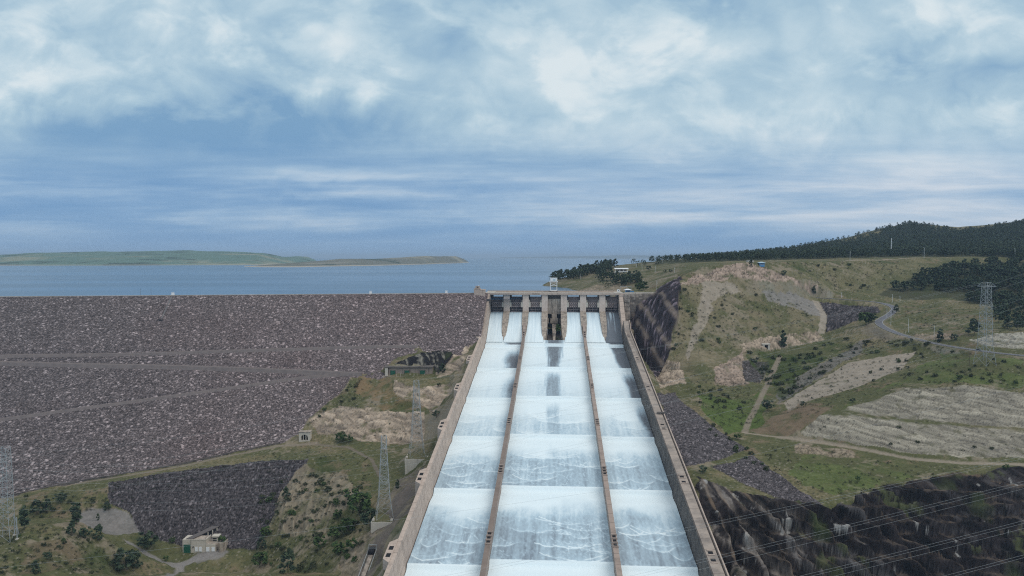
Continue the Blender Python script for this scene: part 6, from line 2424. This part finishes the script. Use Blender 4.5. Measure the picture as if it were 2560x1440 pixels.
def crest_things():
    for u, lab in ((430, 'white marker hut on the dam crest above the pale ladder'),
                   (926, 'white marker block on the middle of the dam crest'),
                   (1117, 'white marker block on the dam crest nearest the spillway')):
        x, y, _ = dam_hit(u, 738)
        l = (x - DP[0]) * DE[0] + (y - DP[1]) * DE[1]
        p = (DP[0] + DE[0] * l - DN[0] * 4, DP[1] + DE[1] * l - DN[1] * 4, -.15)
        f = local(p)
        B = thing('marker_block', p, lab, 'marker', 'white markers on the crest')
        m = MB()
        m.hexa([f(-1.5, -1.5, 0), f(1.5, -1.5, 0), f(1.5, 1.5, 0), f(-1.5, 1.5, 0)], [f(-1.1, -1.1, 3.2), f(1.1, -1.1, 3.2), f(1.1, 1.1, 3.2), f(-1.1, 1.1, 3.2)])
        m.build('body', M_WHITE, B)
        part('cap', M_WHITE, B, [(-1.35, 1.35, -1.35, 1.35, 3.22, 3.6)], f)
    a, b = Vector(dam_hit(429, 742)), Vector(dam_hit(404, 797))
    up = Vector((DN[0] * .47, DN[1] * .47, .88))
    m = MB()
    for o in (0, .9):
        m.beam(a + up * 1.0 + Vector((o, 0, 0)), b + up * 1.0 + Vector((o, 0, 0)), .10)
    for i in range(26):
        q = a.lerp(b, i / 25)
        m.beam(q + up * .2, q + up * 1.0, .06)
        m.beam(q + up * 1.0, q + up * 1.0 + Vector((.9, 0, 0)), .08)
    tag(m.build('ladder_rail', M_STEEL), 'thin pale ladder running down the rubble from the white marker hut', 'ladder')
    m = MB()
    rg = random.Random(4)
    c = Vector(dam_hit(399, 801))
    rings = []
    for i in range(8):
        k = math.sin(math.pi * (i + .5) / 8)
        rings.append([tuple(c + Vector((-4.2 + 8.4 * i / 7, 0, 0)) + up * (.9 * k * (math.cos(t) * rg.uniform(.8, 1.2)) + .2) + Vector((0, -1, -.5)) * (1.3 * k * math.sin(t))) for t in np.linspace(0, 6.28, 9)[:-1]])
    m.sweep(rings)
    tag(m.build('dark_mound', M_VOID), 'dark flat mound on the rubble at the bottom of the pale ladder', 'mound')  # near-black mound for the dark niche rock below the ladder


crest_things()


def poles():
    L = [   # u, v foot, height in px, Y or None for ground, arm, label
        (1992, 640, 18, None, 0, 'thin light mast in front of the pine ridge, left of the white-topped mast'),
        (2125, 652, 24, None, 0, 'white mast on the crest of the grassy hill below the pine ridge'),
        (2310, 646, 26, None, 1, 'light mast with a small head on the grassy hill crest right of the white mast'),
        (2537, 648, 26, None, 1, 'light mast at the far right end of the hill crest'),
        (1657, 657, 16, None, 0, 'thin mast at the left end of the pine ridge'),
        (2231, 756, 20, None, 1, 'street lamp at the top of the road bend, left of its neighbour'),
        (2250, 754, 13, None, 1, 'street lamp at the top of the road bend, beside the pines'),
        (2217, 796, 26, None, 1, 'street lamp inside the road bend, left of two'),
        (2227, 814, 33, None, 1, 'street lamp inside the road bend, right of two'),
        (2271, 832, 34, None, 1, 'street lamp on the grass just below the road bend'),
        (2335, 850, 36, None, 1, 'street lamp beside the straight road, nearest the right tower'),
        (2104, 745, 13, None, 0, 'street lamp beside the road above the small rubble slope'),
        (1591, 668, 10, None, 0, 'short pole among the pines just right of the pavilion'),
        (1605, 678, 20, None, 1, 'lamp post on the path right of the pavilion'),
        (1638, 681, 16, None, 0, 'lamp post in the middle of the hillside path'),
        (1686, 682, 13, None, 0, 'lamp post at the right end of the hillside path'),
        (1608, 722, 22, None, 0, 'lamp post beside the road right of the leafy tree by the gates, left of two'),
        (1612, 723, 18, None, 0, 'lamp post beside the road right of the leafy tree by the gates, right of two'),
        (1642, 724, 22, None, 0, 'lamp post on the road just left of the layered dark slabs'),
        (1452, 700, 15, None, 0, 'thin pole on the headland slope right of the white crane'),
    ]
    pos = hits([(a[0], a[1]) for a in L])
    for (u, v, hp, _, arm, lab), p in zip(L, pos):
        if np.isnan(p[0]):
            continue
        h = hp / F * p[1]
        f = local(p)
        r = max(.12, p[1] * .00016)
        B = thing('lamp_post', tuple(p), lab, 'lamp post', 'lamp posts and masts')
        part('pole', M_WHITE, B, (), f, [((0, 0, -.5), (0, 0, h), r)])
        if arm:
            part('arm', M_WHITE, B, (), f, [((0, 0, h), (-1.6, -.4, h + .35), r * .8)])
            part('lamp_head', M_STEEL, B, [(-2.4, -1.5, -.65, -.15, h + .2, h + .5)], f)
        else:
            part('lamp_head', M_STEEL, B, [(-.45, .45, -.3, .3, h + .01, h + .35)], f)
    # mast tower on the ridge, wooden pole by the right tower, thin poles on the crest
    p = hits([(2228, 640)])[0]
    f = local(p)
    B = thing('radio_mast', tuple(p), 'slender pale mast rising from the pines on the ridge', 'mast')
    h = 44 / F * p[1]
    part('mast', M_WHITE, B, (), f, [((-1, 0, 0), (-.3, 0, h), .25), ((1, 0, 0), (.3, 0, h), .25)] + [((-1 + .7 * i / 8, 0, h * i / 8), (1 - .7 * (i + 1) / 8, 0, h * (i + 1) / 8), .15) for i in range(8)])
    part('base', M_CONC_GREY, B, [(-1.6, 1.6, -1, 1, -1, .8)], f)
    p = hits([(2423, 915)])[0]
    f = local(p)
    h = 25 / F * p[1]
    B = thing('utility_pole', tuple(p), 'short wooden utility pole with a cross-arm below the right tower', 'pole')
    part('pole', M_BARK, B, (), f, [((0, 0, -.5), (0, 0, h), .16)])
    part('cross_arm', M_BARK, B, (), f, [((-2, 0, h - .8), (2, 0, h - .8), .12)])
    for u, lab in ((345, 'thin dark pole on the dam crest, left of two'), (372, 'thin dark pole on the dam crest, right of two')):
        x, y, _ = dam_hit(u, 739)
        q = (x - DN[0] * 8, y - DN[1] * 8, -.2)
        f = local(q)
        B = thing('crest_pole', q, lab, 'pole')
        part('pole', M_CONC_DARK, B, (), f, [((0, 0, 0), (0, 0, 7.5), .11)])
        part('head', M_CONC_DARK, B, [(-.4, .4, -.2, .2, 7.51, 7.9)], f)
    for u, v, lab in ((37, 1338, 'pale steel post right of the left-edge tower, farther of two'), (43, 1350, 'pale steel post right of the left-edge tower, nearer of two')):
        p = hits([(u, v)])[0]
        f = local(p)
        B = thing('steel_post', tuple(p), lab, 'post')
        part('shaft', M_STEEL, B, (), f, [((0, 0, -.5), (0, 0, 14), .28)])
        part('foot', M_CONC_GREY, B, [(-.8, .8, -.8, .8, -1, .5)], f)


poles()


def culvert():
    p = hits([(1916, 872)])[0]
    f = local(p)
    B = thing('culvert_portal', tuple(p), 'small pale concrete culvert portal at the head of the valley track', 'portal')
    part('wall', M_CONC_GREY, B, [(-4, -2, 0, 5, -2, 4), (2, 4, 0, 5, -2, 4), (-4.4, 4.4, -.2, 5, 4.02, 5.4)], f)
    part('opening', M_VOID, B, [(-1.98, 1.98, 2, 4.9, -1, 4)], f)


culvert()


def car():
    i = int(np.argmin([abs(1280 + F * p[0] / p[1] - 2452) for p in ROAD]))
    a, b = np.array(ROAD[i]), np.array(ROAD[i + 1])
    d = (b - a)[:2]
    yaw = math.atan2(d[1], d[0])
    p = (a[0], a[1], a[2] + .12)
    f = local(p, yaw)
    C = thing('parked_car', p, 'black car on the road behind the legs of the right lattice tower', 'car')
    m = MB()
    prof = [(-2.3, .45), (-2.35, .95), (-1.9, 1.05), (-1.3, 1.62), (.5, 1.66), (1.25, 1.1), (2.2, .95), (2.32, .5)]
    rings = []
    for y, k in ((-.92, .0), (-.86, 1), (.86, 1), (.92, 0)):
        rings.append([f(x * (1 if k else .97), y * (1 if z < 1.1 else .86), z if k else .45 + (z - .45) * .93) for x, z in prof])
    m.sweep(rings)
    m.build('body', M_CARB, C)
    for x in (-1.45, 1.45):
        for y in (-.86, .86):
            w = MB()
            ring = lambda yy, r: [f(x + r * math.cos(t), yy, .36 + r * math.sin(t)) for t in np.linspace(0, 6.28, 15)[:-1]]
            w.sweep([ring(y - .12, .33), ring(y - .1, .36), ring(y + .1, .36), ring(y + .12, .33)])
            w.build('wheel', M_TYRE, C)
    for y in (-.87, .87):
        m = MB()
        s_ = .02 if y > 0 else -.02
        m.hexa([f(-1.15, y * .95 + s_, 1.1), f(.95, y * .95 + s_, 1.1), f(.95, y * .95 - s_, 1.1), f(-1.15, y * .95 - s_, 1.1)],
               [f(-.95, y * .9 + s_, 1.55), f(.45, y * .9 + s_, 1.55), f(.45, y * .9 - s_, 1.55), f(-.95, y * .9 - s_, 1.55)])
        m.build('side_window', M_GLASS, C)


car()


def inclined_hoist():
    a, b = Vector(w3(932, 1378, 432)), Vector(w3(905, 1452, 405))
    f = lambda t, o, z: tuple(a.lerp(b, t) + Vector((o, 0, z)))
    H = thing('inclined_chute', tuple(a), 'pale metal frame of an inclined chute beside the lower left spillway wall', 'frame')
    for o in (-2.4, 2.4):
        part('rail', M_STEEL, H, (), f, [((0, o, 1.5), (1.3, o, 1.5), .22)])
    part('head_frame', M_STEEL, H, (), f, [((0, -2.4, 1.5), (0, 2.4, 1.5), .25), ((0, -2.4, 1.5), (0, -2.4, 4), .2), ((0, 2.4, 1.5), (0, 2.4, 4), .2), ((0, -2.4, 4), (0, 2.4, 4), .2), ((.1, -2.4, 3.6), (.1, 2.4, 3.6), .15)])
    part('trough', M_CONC_OLD, H, [(0.05, 1.3, -1.2, 1.2, .5, 1.1)], f)
    part('hopper', M_VOID, H, [(0.02, .2, -1.8, 1.8, 1.2, 3.2)], f)
    for t in (.05, .45, .85, 1.25):
        for o in (-2.2, 2.2):
            part('support', M_STEEL, H, (), f, [((t, o, -4), (t, o, 1.4), .14)])


inclined_hoist()


def asphalt():
    P = [np.array(p) for p in ROAD]
    def ribbon(name, o0, o1, dz, mat, kindtag=True):
        V = []
        for i, p in enumerate(P):
            d = P[min(i + 1, len(P) - 1)] - P[max(i - 1, 0)]
            n = np.array((-d[1], d[0])) / math.hypot(d[0], d[1])
            for o in (o0, o1):
                V.append((p[0] + n[0] * o, p[1] + n[1] * o, p[2] + dz))
        o = mesh_np(name, V, grid_faces(len(P), 2), mat)
        tag(o, kind='structure')
    ribbon('road', -4.3, 4.3, .12, M_ASPH)
    ribbon('road_line', 3.9, 4.05, .13, M_WHITE)
    ribbon('road_line', -4.05, -3.9, .13, M_WHITE)


asphalt()


def approach_road():
    m = MB()
    pts = [sl(-20, W + 7.2, -.3), sl(-24, W + 60, .2), sl(-18, W + 95, .8)]
    m2 = []
    for p in smooth_line(pts, 6):
        m2.append([(p[0], p[1] - 7, p[2] + .1), (p[0], p[1] + 7, p[2] + .1), (p[0], p[1] + 7, p[2] - 3), (p[0], p[1] - 7, p[2] - 12)])
    m.sweep(m2)
    tag(m.build('road', M_ASPH), kind='structure')
    m = MB()
    m2 = []
    for p in smooth_line(pts, 6):
        m2.append([(p[0], p[1] - 7.6, p[2] + 1.1), (p[0], p[1] - 7.1, p[2] + 1.1), (p[0], p[1] - 7.1, p[2] - 1), (p[0], p[1] - 7.6, p[2] - 1)])
    m.sweep(m2)
    tag(m.build('road_parapet', M_CONC_GREY), 'low concrete parapet along the road right of the gates', 'parapet')


approach_road()

# ------------------------------------------------------------------ air
def haze():
    bpy.ops.mesh.primitive_cube_add(size=2.0)
    o = bpy.context.object
    o.name = 'haze'
    z0, z1 = -182.0, 205.0
    o.scale = (66000, 66000, (z1 - z0) / 2)
    o.location = (0, 0, (z0 + z1) / 2)
    m = bpy.data.materials.new('thin_haze')
    m.use_nodes = True
    g = NT(m.node_tree)
    v = g.n('ShaderNodeVolumePrincipled')
    v.inputs['Color'].default_value = (0.62, 0.79, 1.0, 1)
    v.inputs['Density'].default_value = 0.00005
    v.inputs['Anisotropy'].default_value = 0.0
    out = g.n('ShaderNodeOutputMaterial')
    g.t.links.new(v.outputs[0], out.inputs['Volume'])
    o.data.materials.append(m)
    tag(o, kind='stuff')


haze()
